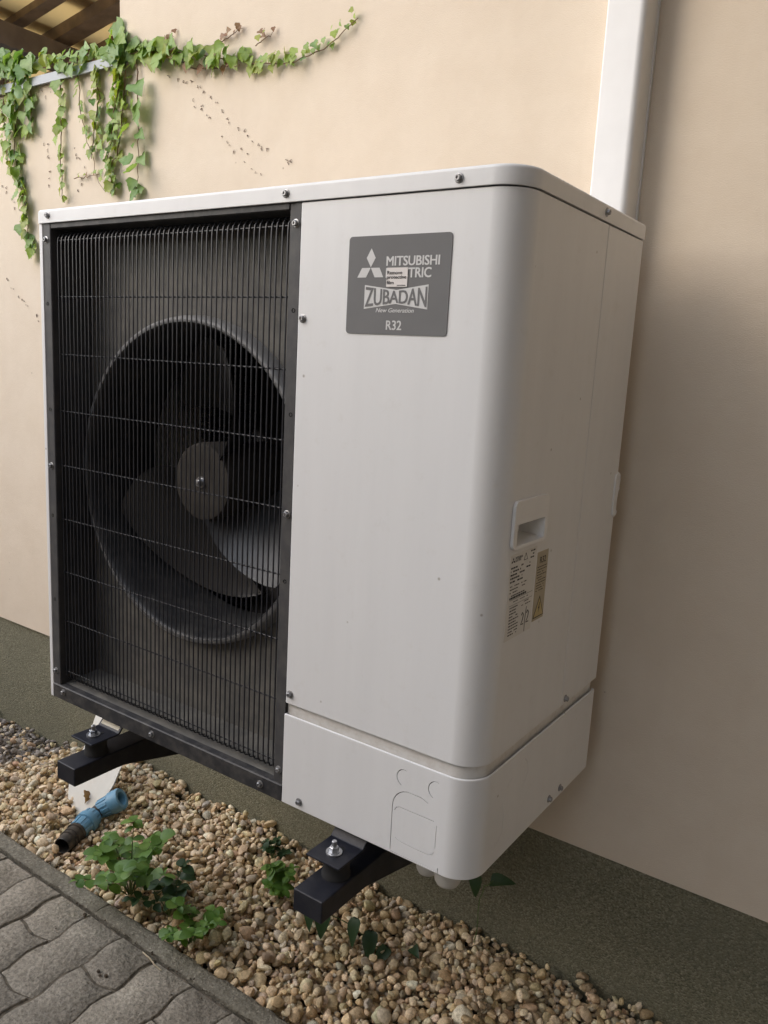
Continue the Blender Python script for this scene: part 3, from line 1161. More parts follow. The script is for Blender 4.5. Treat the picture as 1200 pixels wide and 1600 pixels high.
# corner pieces of the rectangle
for (cx_, cz_, a0) in ((XR, 0.9805, 45), (XL, 0.9805, 135), (XL, 0.032, 225), (XR, 0.032, 315)):
    ang = math.atan2(cz_ - FZ, cx_ - FX) % (2 * PI)
    k0 = int(ang / (2 * PI) * N) % N
    k1 = (k0 + 1) % N
    bp.v.append((cx_, YB, Z(cz_)))
    bp.f.append((k0 + N, k1 + N, len(bp.v) - 1))
o = bp.build('fan_panel', M['dusty_dark'], hp, smooth=None, fix=False)
sd = o.modifiers.new('sheet', 'SOLIDIFY')
sd.thickness = 0.0015
# bell mouth
bm_ = MB()
prof = [(0.098, FR + 0.012), (0.078, FR + 0.0105), (0.068, FR + 0.0075), (0.064, FR + 0.003), (0.0650, FR - 0.002), (0.072, FR - 0.007), (0.090, FR - 0.0115), (0.13, FR - 0.0145), (0.235, FR - 0.0145), (0.235, FR - 0.010), (0.13, FR - 0.010)]
ring_part = MB()
ring_part.lathe([(y, r) for y, r in prof[3:]], (FX, 0, Z(FZ)), (0, 1, 0), 96, cap=False)
bell = ring_part.build('bell_mouth', M['ring'], hp, smooth=60)
rl = MB()
rl.lathe(prof[:5], (FX, 0, Z(FZ)), (0, 1, 0), 96, cap=False)
rl.build('rim', M['ring_lip'], bell, smooth=60)
# fan
fan = MB()
fan.lathe([(0.290, 0.070), (0.160, 0.0765), (0.118, 0.0775), (0.1105, 0.0745), (0.108, 0.066), (0.1085, 0.030), (0.1095, 0.020)], (FX, 0, Z(FZ)), (0, 1, 0), 40)
hub = fan.build('fan', M['hub'], hp, smooth=40)
bolt = MB()
bolt.lathe([(0.1095, 0.0), (0.1095, 0.0115), (0.1070, 0.0115), (0.1070, 0.008), (0.1000, 0.008), (0.1000, 0.0045), (0.096, 0.0045), (0.0955, 0.0)], (FX, 0, Z(FZ)), (0, 1, 0), 12, cap=False)
bolt.build('fan_nut', M['steel'], hub, smooth=30)
for a0 in (42, -78, 162):
    bl = MB()
    nr, nc = 12, 12
    grid = {}
    for side in (0, 1):
        for i in range(nr + 1):
            u = i / nr
            r = 0.073 + (0.284 - 0.073) * u
            wid = 66 + 10 * u
            lead = a0 + 40 * u
            for j in range(nc + 1):
                t = j / nc
                rr = r
                if u > 0.9:
                    rr = r - 0.03 * (u - 0.9) * 10 * (abs(t - 0.45) * 1.9) ** 3
                a = math.radians(lead + wid * t)
                y = 0.104 + 0.165 * t + 0.016 * math.sin(t * PI) + 0.008 * u
                bl.v.append((FX + rr * math.cos(a), y + side * 0.004, Z(FZ + rr * math.sin(a))))
    off = (nr + 1) * (nc + 1)
    for side in (0, 1):
        for i in range(nr):
            for j in range(nc):
                q = [side * off + i * (nc + 1) + j, side * off + i * (nc + 1) + j + 1, side * off + (i + 1) * (nc + 1) + j + 1, side * off + (i + 1) * (nc + 1) + j]
                bl.f.append(tuple(q if side else q[::-1]))
    edge = [i * (nc + 1) for i in range(nr + 1)] + [nr * (nc + 1) + j for j in range(1, nc + 1)] + [i * (nc + 1) + nc for i in range(nr - 1, -1, -1)] + list(range(nc - 1, 0, -1))
    for q in range(len(edge)):
        p, p2 = edge[q], edge[(q + 1) % len(edge)]
        bl.f.append((p, p2, p2 + off, p + off))
    bl.build('blade', M['blade'], hub, smooth=40)
# motor stay and the fins behind
MB().box(FX - 0.045, FX + 0.045, 0.30, 0.36, Z(0.05), Z(0.96)).build('motor_bracket', M['dark'], hp, smooth=None)
fn = MB()
for k in range(44):
    z = 0.05 + 0.0208 * k
    fn.box(0.04, 0.665, 0.395, 0.425, Z(z), Z(z + 0.011))
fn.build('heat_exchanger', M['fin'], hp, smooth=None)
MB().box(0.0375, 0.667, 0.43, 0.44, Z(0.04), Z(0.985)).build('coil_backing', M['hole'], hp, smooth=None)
MB().box(0.668, 0.672, 0.10, 0.44, Z(0.005), Z(0.985)).build('divider', M['dark'], hp, smooth=None)

# --- grille of single wires
GY = 0.0120
gr = MB()
RODS = [(0.958, 0.024, 0.668), (0.8505, 0.022, 0.664), (0.738, 0.0345, 0.650), (0.624, 0.0345, 0.650), (0.5115, 0.022, 0.668), (0.398, 0.0345, 0.650), (0.2835, 0.0345, 0.650), (0.175, 0.0345, 0.650), (0.0605, 0.022, 0.655)]
grille = MB().tube([(0.040, 0.048, Z(0.9690)), (0.650, 0.048, Z(0.9690))], 0.0014, 6).build('fan_grille', M['wire'], hp, smooth=60)
for z, xa_, xb_ in RODS:
    MB().tube([(xa_, GY + 0.0031, Z(z)), ((xa_ + xb_) / 2, GY + 0.0031, Z(z)), (xb_, GY + 0.0031, Z(z))], 0.0016, 6).build('cross_rod', M['wire'], grille, smooth=60)
wpts = [(0, 0.052, 0.9700), (0, 0.040, 0.9735), (0, 0.028, 0.9735), (0, 0.0185, 0.9695), (0, 0.0132, 0.962), (0, GY, 0.950), (0, GY, 0.72), (0, GY, 0.50), (0, GY, 0.28), (0, GY, 0.065), (0, 0.0130, 0.052), (0, 0.018, 0.0445), (0, 0.030, 0.0405)]
w_me = MB().tube(wpts, 0.00142, 6).mesh('wire', (0, 0, 0), 60)
w_me.materials.append(M['wire'])
NW = 51
for k in range(NW):
    x = 0.0435 + (0.6465 - 0.0435) * k / (NW - 1)
    place_copy('wire', w_me, grille, (x + random.gauss(0, 0.0003), 0, Z0), Matrix.Rotation(random.gauss(0, 0.0006), 3, 'Y'))
# --- screws
sm = MB()
sm.lathe([(0.0, 0.0068), (-0.0008, 0.0068), (-0.0014, 0.0055), (-0.0014, 0.0046)], (0, 0, 0), (0, 1, 0), 16, cap=False)
sm.lathe([(-0.0014, 0.0046), (-0.0052, 0.0046), (-0.0060, 0.0038), (-0.0060, 0.0024), (-0.0042, 0.0018), (-0.0042, 0.0001)], (0, 0, 0), (0, 1, 0), 6, cap=False)
s_me = sm.mesh('screw', (0, 0, 0), 30)
s_me.materials.append(M['screw'])
front_screws = [(0.036, 1.003, -0.003), (0.653, 1.0015, -0.003), (0.955, 1.0005, -0.003), (0.022, 0.9585, 0.0015), (0.6705, 0.958, 0.002), (0.692, 0.817, 0), (0.0225, 0.510, 0.0015),
                (0.6705, 0.5065, 0.002), (0.0215, 0.0605, 0.0015), (0.6695, 0.0555, 0.002), (0.050, 0.0185, -0.001), (0.340, 0.0155, -0.001), (0.630, 0.0150, -0.001), (0.6915, 0.2010, 0), (0.7205, 0.0150, -0.0015)]
for x, z, y in front_screws:
    place_copy('screw', s_me, hp, (x, y, Z(z)), Matrix.Rotation(random.uniform(0, 6), 3, 'Y'))
for y, z, x in ((0.283, 1.0015, W_ + 0.0025), (0.322, 0.1930, W_), (0.335, 0.0165, W_ + 0.0015), (0.286, 0.0165, W_ + 0.0015)):
    place_copy('screw', s_me, hp, (x, y, Z(z)), Matrix.Rotation(PI / 2, 3, 'Z') @ Matrix.Rotation(random.uniform(0, 6), 3, 'Y'))
hole_disc_me = MB().lathe([(0, 0.0036), (-0.0006, 0.0036), (-0.0006, 0.0024), (0.0004, 0.0022), (0.0004, 0.0)], (0, 0, 0), (0, 1, 0), 14, cap=False).mesh('hole_disc', (0, 0, 0), 30)  # near-black discs painting the dark of small holes in the jambs
hole_disc_me.materials.append(M['hole'])
for x, z, y in ((0.6705, 0.829, 0.002), (0.6715, 0.668, 0.002), (0.6700, 0.393, 0.002), (0.0220, 0.836, 0.0015), (0.0225, 0.626, 0.0015), (0.0222, 0.405, 0.0015), (0.0222, 0.222, 0.0015)):
    place_copy('hole_disc', hole_disc_me, hp, (x, y, Z(z)))

# --- name plate
NPY = -0.0012
npm = MB().prism([(x, Z(z)) for x, z in round_rect(0.7770, 0.9500, 0.7970, 0.9337, 0.0055)], 'y', NPY, 0.0)
plate = npm.build('name_plate', M['badge'], hp, smooth=None)


def onbadge(x, z):
    return (x, NPY - 0.0003, Z(z))


emb = MB()
flat_poly(emb, [(0.8175, 0.9166), (0.8096, 0.9034), (0.8175, 0.8905), (0.8254, 0.9034)], onbadge)
flat_poly(emb, [(0.8020, 0.8897), (0.8172, 0.8897), (0.8098, 0.8764), (0.7942, 0.8764)], onbadge)
flat_poly(emb, [(0.8178, 0.8897), (0.8330, 0.8897), (0.8400, 0.8764), (0.8250, 0.8764)], onbadge)
emb.build('emblem', M['badge_white'], plate, smooth=None)
le = MB()
print_text(le, 'MITSUBISHI', [(0.8448, 0.8920), (0.9322, 0.8920), (0.9322, 0.9047), (0.8448, 0.9047)], onbadge, 0.036, 0, 0.98)
print_text(le, 'ELECTRIC', [(0.8448, 0.8756), (0.9198, 0.8756), (0.9198, 0.8888), (0.8448, 0.8888)], onbadge, 0.036, 0, 0.98)
print_text(le, 'New Generation', [(0.8300, 0.8279), (0.8950, 0.8279), (0.8950, 0.8338), (0.8300, 0.8338)], onbadge, 0.030, 0.25, 0.98)
print_text(le, 'R32', [(0.8494, 0.8037), (0.8754, 0.8037), (0.8754, 0.8166), (0.8494, 0.8166)], onbadge, 0.028)
le.build('lettering', M['badge_white'], plate, smooth=None)['kind'] = 'stuff'
bow = MB()
flat_poly(bow, [(0.8085, 0.8324), (0.8639, 0.8396), (0.8639, 0.8588), (0.8085, 0.8660)], onbadge)
flat_poly(bow, [(0.8639, 0.8396), (0.9170, 0.8324), (0.9170, 0.8660), (0.8639, 0.8588)], onbadge)
bow.build('bow_tie_panel', M['badge_white'], plate, smooth=None)
zl = MB()


def bow_warp(u):
    x = 0.8105 + (0.9150 - 0.8105) * u
    e = abs(x - 0.8639) / 0.0545
    return np.array([x, 0.8412 - 0.0062 * e]), np.array([x, 0.8572 + 0.0062 * e])


def onbadge2(x, z):
    return (x, NPY - 0.0006, Z(z))


print_text(zl, 'ZUBADAN', [(0, 0)] * 4, onbadge2, 0.022, 0, 0.97, warp=bow_warp)
zl.build('lettering', M['badge'], plate, smooth=None)['kind'] = 'stuff'
MB().prism([(0.8465, Z(0.8631)), (0.8820, Z(0.8631)), (0.8817, Z(0.8892)), (0.8466, Z(0.8892))], 'y', NPY - 0.0010, NPY - 0.0006).build('instruction_sticker', M['paper'], plate, smooth=None)
st = MB()


def onstk(x, z):
    return (x, NPY - 0.0013, Z(z))


print_text(st, 'Remove', [(0.8476, 0.8800), (0.8728, 0.8800), (0.8728, 0.8848), (0.8476, 0.8848)], onstk, 0.035)
print_text(st, 'protective', [(0.8474, 0.8727), (0.8800, 0.8727), (0.8800, 0.8783), (0.8474, 0.8783)], onstk, 0.035)
print_text(st, 'film', [(0.8475, 0.8666), (0.8592, 0.8666), (0.8592, 0.8712), (0.8475, 0.8712)], onstk, 0.035)
for k in range(7):
    x = 0.8650 + 0.0021 * k
    flat_poly(st, [(x, 0.8643), (x + 0.0015, 0.8643), (x + 0.0015, 0.8655), (x, 0.8655)], onstk)
st.build('lettering', M['ink'], plate, smooth=None)['kind'] = 'stuff'
for (x0, x1, z0, z1) in ((0.8458, 0.8828, 0.8876, 0.8881), (0.8816, 0.8822, 0.8625, 0.8882)):
    pass

# --- side handle
hd = MB()
outer = round_rect(0.0425, 0.1590, 0.5065, 0.5775, 0.010, 5)
inner = round_rect(0.0555, 0.1490, 0.5115, 0.5430, 0.002, 5)
k = len(outer)
X1 = W_ + 0.0050
rings = [[(W_ + 0.0002, y, Z(z)) for y, z in outer], [(X1 - 0.0006, y + (0.1008 - y) * 0.004, Z(z + (0.542 - z) * 0.004)) for y, z in outer], [(X1, y + (0.1008 - y) * 0.02, Z(z + (0.542 - z) * 0.02)) for y, z in outer],
         [(X1 - 0.0006, y, Z(z)) for y, z in inner], [(W_ - 0.034, y + (0.102 - y) * 0.12, Z(z + 0.004)) for y, z in inner]]
hd.v = [p for r in rings for p in r]
for i in range(len(rings) - 1):
    for j in range(k):
        j2 = (j + 1) % k
        hd.f.append((i * k + j, i * k + j2, (i + 1) * k + j2, (i + 1) * k + j))
hd.f.append(tuple(range(4 * k, 5 * k)))
hd.build('handle', M['duct'], hp, smooth=30)
# grip on the rear edge
rc = MB()
rc.prism([(0.462, Z(0.578)), (0.476, Z(0.583)), (0.486, Z(0.578)), (0.489, Z(0.566)), (0.486, Z(0.556)), (0.489, Z(0.552)), (0.484, Z(0.546)), (0.480, Z(0.530)), (0.481, Z(0.512)), (0.487, Z(0.510)), (0.484, Z(0.503)), (0.474, Z(0.500)), (0.464, Z(0.504)), (0.462, Z(0.54))], 'x', W_ - 0.006, W_ + 0.0025)
rc.build('rear_grip', M['white'], hp, smooth=30, bevel=0.0012)

# --- rating label and warning label on the side
RX = W_ + 0.0004


def onside(y, z, d=0.0):
    return (RX + 0.0003 + d, y, Z(z))


rat = MB().box(W_ - 0.0001, RX, 0.0480, 0.1385, Z(0.3690), Z(0.4985)).build('rating_label', M['rating'], hp, smooth=None)
war = MB().box(W_ - 0.0001, RX, 0.1425, 0.1835, Z(0.3775), Z(0.4875)).build('warning_label', M['warn'], hp, smooth=None)
rt = MB()
for d in ([(0.0575, 0.4945), (0.0555, 0.4920), (0.0575, 0.4895), (0.0595, 0.4920)], [(0.0535, 0.4893), (0.0573, 0.4893), (0.0553, 0.4866), (0.0515, 0.4866)], [(0.0577, 0.4893), (0.0615, 0.4893), (0.0637, 0.4866), (0.0597, 0.4866)]):
    flat_poly(rt, d, onside)
print_text(rt, 'MITSUBISHI', [(0.0645, 0.4905), (0.0875, 0.4905), (0.0875, 0.4940), (0.0645, 0.4940)], onside, 0.02)
print_text(rt, 'ELECTRIC', [(0.0645, 0.4868), (0.0835, 0.4868), (0.0835, 0.4900), (0.0645, 0.4900)], onside, 0.02)
r2 = random.Random(5)


def rows(mb, y0, y1, ztop, zbot, pitch, h, fill=0.8):
    z = ztop
    while z > zbot:
        y = y0
        end = y1 - r2.random() * (y1 - y0) * 0.3
        while y < end:
            w = r2.uniform(0.0018, 0.007)
            if r2.random() < fill:
                flat_poly(mb, [(y, z - h), (min(y + w, y1), z - h), (min(y + w, y1), z), (y, z)], onside)
            y += w + 0.0011
        z -= pitch


rows(rt, 0.0520, 0.1000, 0.4800, 0.4560, 0.0052, 0.0024)
rows(rt, 0.1040, 0.1180, 0.4790, 0.4690, 0.0050, 0.0024)
rows(rt, 0.0535, 0.1120, 0.4520, 0.4360, 0.0048, 0.0016, 0.65)
rows(rt, 0.0545, 0.1270, 0.4345, 0.4325, 0.0050, 0.0030, 1.0)
rows(rt, 0.0560, 0.1320, 0.4270, 0.4235, 0.0040, 0.0013, 0.6)
rows(rt, 0.0580, 0.0900, 0.4190, 0.3740, 0.0046, 0.0018, 0.9)
rows(rt, 0.1160, 0.1340, 0.4960, 0.4850, 0.0050, 0.0022, 0.7)
rows(rt, 0.0980, 0.1300, 0.4200, 0.4120, 0.0050, 0.0014, 0.5)
for z in (0.4300, 0.4215):
    flat_poly(rt, [(0.0555, z), (0.1340, z), (0.1340, z + 0.0005), (0.0555, z + 0.0005)], onside)
rt.ribbon([(0.0935, Z(0.4848)), (0.0990, Z(0.4948)), (0.1062, Z(0.4848))], 0.0011, 'x', RX + 0.0001, RX + 0.0004, closed=True)
rt.ribbon([(0.1170, Z(0.4090)), (0.1145, Z(0.3890)), (0.1150, Z(0.3700))], 0.0009, 'x', RX + 0.0001, RX + 0.0005)
for y in (0.1000, 0.1180):                                   # the figures 2 and 2 written by hand on either side of the stroke
    rt.ribbon([(y + 0.0010, Z(0.3985)), (y + 0.0045, Z(0.4020)), (y + 0.0085, Z(0.3985)), (y + 0.0070, Z(0.3920)), (y + 0.0012, Z(0.3835)), (y + 0.0098, Z(0.3835))], 0.0015, 'x', RX + 0.0001, RX + 0.0005)
rt.build('lettering', M['ink'], rat, smooth=None, fix=False)['kind'] = 'stuff'
wt = MB()
print_text(wt, 'R32', [(0.1530, 0.4690), (0.1745, 0.4690), (0.1745, 0.4790), (0.1530, 0.4790)], onside, 0.02)
rows(wt, 0.1460, 0.1800, 0.4640, 0.4260, 0.0042, 0.0013, 0.75)
wt.ribbon([(0.1450, Z(0.3825)), (0.1638, Z(0.4145)), (0.1822, Z(0.3825))], 0.0022, 'x', RX + 0.0004, RX + 0.0006, closed=True)
flat_poly(wt, [(0.1648, 0.4050), (0.1610, 0.3955), (0.1633, 0.3955), (0.1618, 0.3870), (0.1668, 0.3975), (0.1645, 0.3975), (0.1665, 0.4050)], lambda y, z: onside(y, z, 0.0003))
wt.build('lettering', M['ink'], war, smooth=None, fix=False)['kind'] = 'stuff'
tri = MB()
flat_poly(tri, [(0.1450, 0.3825), (0.1822, 0.3825), (0.1638, 0.4145)], onside)
tri.build('warning_triangle', M['warn_yellow'], war, smooth=None)

# --- feet of the unit (bent plates) and cable sleeves underneath
for fx in (0.2005, 0.8235):
    ft = MB()
    ft.prism([(-0.064, Z(-0.0235)), (-0.064, Z(-0.0195)), (0.000, Z(-0.0195)), (0.0145, Z(-0.0045)), (0.0145, Z(-0.0010)), (0.47, Z(-0.0010)), (0.47, Z(-0.0050)), (0.0185, Z(-0.0050)), (0.0030, Z(-0.0235))], 'x', fx - 0.0335, fx + 0.0335)
    foot = ft.build('foot', M['black'], hp, smooth=None, bevel=0.0015)
    if fx < 0.5:
        lb = MB().add([(fx - 0.028, 0.0035, Z(-0.0153)), (fx + 0.028, 0.0035, Z(-0.0153)), (fx + 0.028, 0.0095, Z(-0.0089)), (fx - 0.028, 0.0095, Z(-0.0089)),
                       (fx - 0.028, 0.0042, Z(-0.0159)), (fx + 0.028, 0.0042, Z(-0.0159)), (fx + 0.028, 0.0102, Z(-0.0095)), (fx - 0.028, 0.0102, Z(-0.0095))],
                      [(0, 1, 2, 3), (4, 7, 6, 5), (0, 4, 5, 1), (1, 5, 6, 2), (2, 6, 7, 3), (3, 7, 4, 0)])
        lb.build('label', M['warn_cream'], foot, smooth=None)
    slot = MB()
    sx = fx + 0.004
    pts = [(sx + 0.005 * math.cos(a), -0.018 + 0.005 * math.sin(a)) for a in np.linspace(0, PI, 7)] + [(sx + 0.005 * math.cos(a), -0.034 + 0.005 * math.sin(a)) for a in np.linspace(PI, 2 * PI, 7)]
    slot.prism(pts, 'z', Z(-0.0194), Z(-0.0191))
    slot.build('slot', M['hole'], foot, smooth=None)
for sx, sy, sr in ((0.945, 0.060, 0.020), (0.985, 0.055, 0.0225)):
    MB().lathe([(0.004, sr), (-0.034, sr), (-0.044, sr * 0.93), (-0.050, sr * 0.78), (-0.0525, sr * 0.5), (-0.053, 0.0)], (sx, sy, Z(0)), (0, 0, 1), 24, cap=False).build('cable_sleeve', M['stub'], hp, smooth=50)

# ================================================================ WALL BRACKETS
for bi, (fx, lab) in enumerate(((0.2010, 'black wall bracket arm with a sticker on its plate, above the blue fitting'),
                               (0.8260, 'black wall bracket arm without sticker, under the white piping cover'))):
    br = thing('wall_bracket', lab, 'wall bracket', (fx, YW, Z(-0.08)), 'brackets carrying the heat pump')
    ab = MB()
    h0 = 0.029
    ab.prism([(-0.1, Z(-0.0965)), (-0.1, Z(-0.0585)), (0.60, Z(-0.0585)), (0.60, Z(-0.215)), (0.52, Z(-0.215)), (0.020, Z(-0.0975)), (0.0, Z(-0.0965))], 'x', fx - h0, fx + h0)
    ab.build('arm', M['black'], br, smooth=None, bevel=0.0025, segs=3)
    mo = MB()
    mo.lathe([(0, 0.0240), (0.004, 0.0240), (0.008, 0.0222), (0.016, 0.0216), (0.024, 0.0218), (0.032, 0.0226), (0.0348, 0.0236)], (fx + 0.001, -0.030, Z(-0.0585)), (0, 0, 1), 32)
    mo.build('rubber_mount', M['rubber'], br, smooth=50)
    bo = MB()
    c0 = (fx - 0.002, -0.034, Z(-0.0195))
    bo.lathe([(0.0003, 0.0135), (0.0022, 0.0135), (0.0022, 0.007)], c0, (0, 0, 1), 24)
    bo.lathe([(0.0022, 0.0098), (0.0035, 0.0098), (0.0035, 0.0085)], c0, (0, 0, 1), 20)
    bo.lathe([(0.0035, 0.0078), (0.0100, 0.0078), (0.0108, 0.0070), (0.0108, 0.0044)], c0, (0, 0, 1), 6)
    bo.lathe([(0.0108, 0.0042), (0.0200, 0.0042), (0.0208, 0.0034)], c0, (0, 0, 1), 12)
    bo.build('bolt', M['steel'], br, smooth=30)

# ================================================================ TRUNKING ON THE WALL
tk = thing('pipe_trunking', 'white plastic pipe trunking running up the cream wall behind the unit', 'trunking', (0.957, YW, 0.7))
tb = MB()
x0, x1, y0 = 0.9215, 0.9935, 0.532
pr = [(x0, YW - 0.0005), (x0, y0 + 0.004), (x0 + 0.0012, y0 + 0.0012), (x0 + 0.004, y0)]
for k in range(9):
    a = math.radians(-90 + 90 * k / 8)
    pr.append((x1 - 0.012 + 0.012 * math.cos(a), y0 + 0.012 + 0.012 * math.sin(a)))
pr.append((x1, YW - 0.0005))
tb.prism(pr, 'z', Z(0.15), 4.2)
tb.build('trunking_cover', M['duct'], tk, smooth=40)
MB().box(x0 - 0.002, x1 + 0.0022, YW - 0.0075, YW - 0.0003, Z(0.15), 4.2).build('back_channel', M['duct'], tk, smooth=None)

# ================================================================ BLUE COUPLING ON THE GRAVEL
pa, pb = Vector((-0.2485, 0.180, 0.0)), Vector((-0.310, 0.345, 0.0))
pa.z = ground_z(pa.x, pa.y) + 0.024
pb.z = ground_z(pb.x, pb.y) + 0.028
ax = (pb - pa).normalized()
cpg = thing('pipe_coupling', 'blue and black plastic compression pipe coupling lying on the gravel', 'pipe fitting', tuple((pa + pb) / 2))
pc = pa + ax * 0.1740                                        # the second nut sits askew on the body
ax2 = Vector((0.66, 0.46, 0.50)).normalized()


def seg_lathe(name, prof, m, o=None, d=None, seg=32):
    return MB().lathe(prof, tuple(o or pa), tuple(d or ax), seg, cap=False).build(name, m, cpg, smooth=40)


seg_lathe('black_nut', [(0.030, 0.0170), (0.004, 0.0195), (0.0, 0.0215), (0.002, 0.0235), (0.024, 0.0240), (0.0255, 0.0270), (0.0300, 0.0270), (0.0315, 0.0240), (0.037, 0.0240), (0.0385, 0.0265), (0.0430, 0.0265), (0.0445, 0.0245), (0.056, 0.0245), (0.058, 0.0280), (0.066, 0.0280), (0.068, 0.020)], M['black_pipe'])
seg_lathe('inner_pipe', [(0.031, 0.0001), (0.030, 0.0172)], M['hole'])
n1_ = seg_lathe('blue_nut', [(0.064, 0.018), (0.0645, 0.0250), (0.067, 0.0260), (0.098, 0.0275), (0.100, 0.0325), (0.118, 0.0330), (0.120, 0.0280), (0.140, 0.0264), (0.142, 0.0245), (0.142, 0.018)], M['blue'])
seg_lathe('body', [(0.138, 0.018), (0.143, 0.0205), (0.174, 0.0205), (0.180, 0.012), (0.180, 0.0001)], M['black_pipe'])
L2 = 0.075
n2_ = seg_lathe('blue_nut', [(-0.002, 0.010), (0.0, 0.0235), (0.003, 0.0250), (0.040, 0.0270), (0.043, 0.0325), (L2 - 0.006, 0.0325), (L2, 0.0295), (L2, 0.0205), (L2 - 0.004, 0.0190), (L2 - 0.026, 0.0180), (L2 - 0.026, 0.0001)], M['blue'], pc, ax2)
for nut, o_, d_, s0, s1, r0, r1 in ((n1_, pa, ax, 0.068, 0.097, 0.0258, 0.0274), (n1_, pa, ax, 0.122, 0.139, 0.0276, 0.0262), (n2_, pc, ax2, 0.004, 0.039, 0.0248, 0.0268)):
    aa = d_.orthogonal().normalized()
    bb_ = d_.cross(aa)
    for k in range(10):
        w = 2 * PI * k / 10
        d = aa * math.cos(w) + bb_ * math.sin(w)
        t = d_.cross(d)
        rib = MB()
        vs = []
        for s_, r in ((s0, r0), (s1, r1)):
            for du, dr in ((-0.0052, -0.001), (0.0052, -0.001), (0.0044, 0.0021), (-0.0044, 0.0021)):
                vs.append(o_ + d_ * s_ + d * (r + dr) + t * du)
        rib.add(vs, [(0, 1, 2, 3), (7, 6, 5, 4), (0, 4, 5, 1), (1, 5, 6, 2), (2, 6, 7, 3), (3, 7, 4, 0)])
        rib.build('grip_rib', M['blue'], nut, smooth=None)

# ================================================================ WHITE BOARD LEANING ON THE PLINTH
def lean(x, z, d=0.0):
    return (x, 0.35 + 0.25 * (z + 0.57) / 0.30 - d, Z(z))


wb = thing('white_board', 'white offcut board leaning on the plinth behind the bracket and the blue coupling', 'board', (-0.42, 0.37, 0))
poly = [(-0.600, -0.275), (-0.534, -0.394), (-0.508, -0.470), (-0.484, -0.552), (-0.458, -0.577), (-0.42, -0.590), (-0.36, -0.590), (-0.325, -0.575), (-0.318, -0.510), (-0.326, -0.468), (-0.475, -0.420), (-0.560, -0.300), (-0.570, -0.275)]
n = len(poly)
bd = MB()
bd.v = [lean(x, z, 0.006) for x, z in poly] + [lean(x, z, 0.0) for x, z in poly]
bd.f = [tuple(range(n)), tuple(range(n, 2 * n))[::-1]] + [(i, (i + 1) % n, (i + 1) % n + n, i + n) for i in range(n)]
bd.build('panel', M['off_white'], wb, smooth=None, bevel=0.001)

# dry leaf lying on it
def leaf_outline_mesh(name, half, cup=0.3, fold=0.25, m=None, wave=0.0, seed=0):
    r = random.Random(seed)
    V = []
    n = len(half)
    for x, y in half:
        V.append((0.0, y if x else y, 0.0))
    # mid vein vertices, then right and left outline
    V = [(0, half[i][1] if 0 < i < n - 1 else half[i][1], -cup * (half[i][1] + 0.5) ** 2 * 0.6) for i in range(n)]
    Rv = [(x, y, -cup * (y + 0.5) ** 2 * 0.6 + fold * abs(x) + wave * r.uniform(-1, 1)) for x, y in half]
    Lv = [(-x, y + 0.03 * r.uniform(-1, 1), -cup * (y + 0.5) ** 2 * 0.6 + fold * abs(x) + wave * r.uniform(-1, 1)) for x, y in half]
    verts = V + Rv + Lv
    F = []
    for i in range(n - 1):
        F.append((i, n + i, n + i + 1, i + 1))
        F.append((i, i + 1, 2 * n + i + 1, 2 * n + i))
    me = bpy.data.meshes.new(name)
    me.from_pydata(verts, [], F)
    bm = bmesh.new()
    bm.from_mesh(me)
    bmesh.ops.remove_doubles(bm, verts=bm.verts, dist=1e-5)
    bmesh.ops.dissolve_degenerate(bm, edges=bm.edges, dist=1e-5)
    bm.to_mesh(me)
    bm.free()
    me.polygons.foreach_set('use_smooth', [True] * len(me.polygons))
    me.update()
    if m is not None:
        me.materials.append(m)
    return me


IVY = [(0.03, 0.0), (0.17, 0.13), (0.34, 0.15), (0.47, 0.04), (0.56, -0.20), (0.60, -0.36), (0.45, -0.36), (0.36, -0.46), (0.33, -0.58), (0.22, -0.68), (0.13, -0.84), (0.0, -1.02)]
IVY2 = [(0.02, 0.0), (0.16, 0.10), (0.36, 0.08), (0.46, -0.08), (0.52, -0.26), (0.42, -0.38), (0.41, -0.52), (0.27, -0.62), (0.20, -0.76), (0.08, -0.90), (0.0, -1.0)]
OVATE = [(0.02, 0.0), (0.16, -0.07), (0.29, -0.22), (0.35, -0.40), (0.33, -0.58), (0.24, -0.76), (0.11, -0.92), (0.0, -1.0)]
ROUND = [(0.02, 0.0), (0.24, -0.04), (0.42, -0.22), (0.48, -0.45), (0.42, -0.70), (0.22, -0.92), (0.0, -1.0)]
HEART = [(0.03, 0.0), (0.20, 0.12), (0.36, 0.08), (0.42, -0.12), (0.36, -0.36), (0.24, -0.62), (0.10, -0.86), (0.0, -1.0)]
dl = leaf_outline_mesh('dry_leaf', IVY2, 0.9, 0.6, M['leaf_brown'], 0.16, 3)
dlo = link('dry_leaf', dl)
p = lean(-0.392, -0.540, 0.016)
dlo.location = p
dlo.scale = (0.034, 0.034, 0.034)
dlo.rotation_euler = (0.9, 0.5, 1.3)
tag(dlo, 'curled brown dry leaf lying against the white board next to the blue coupling', 'leaf')

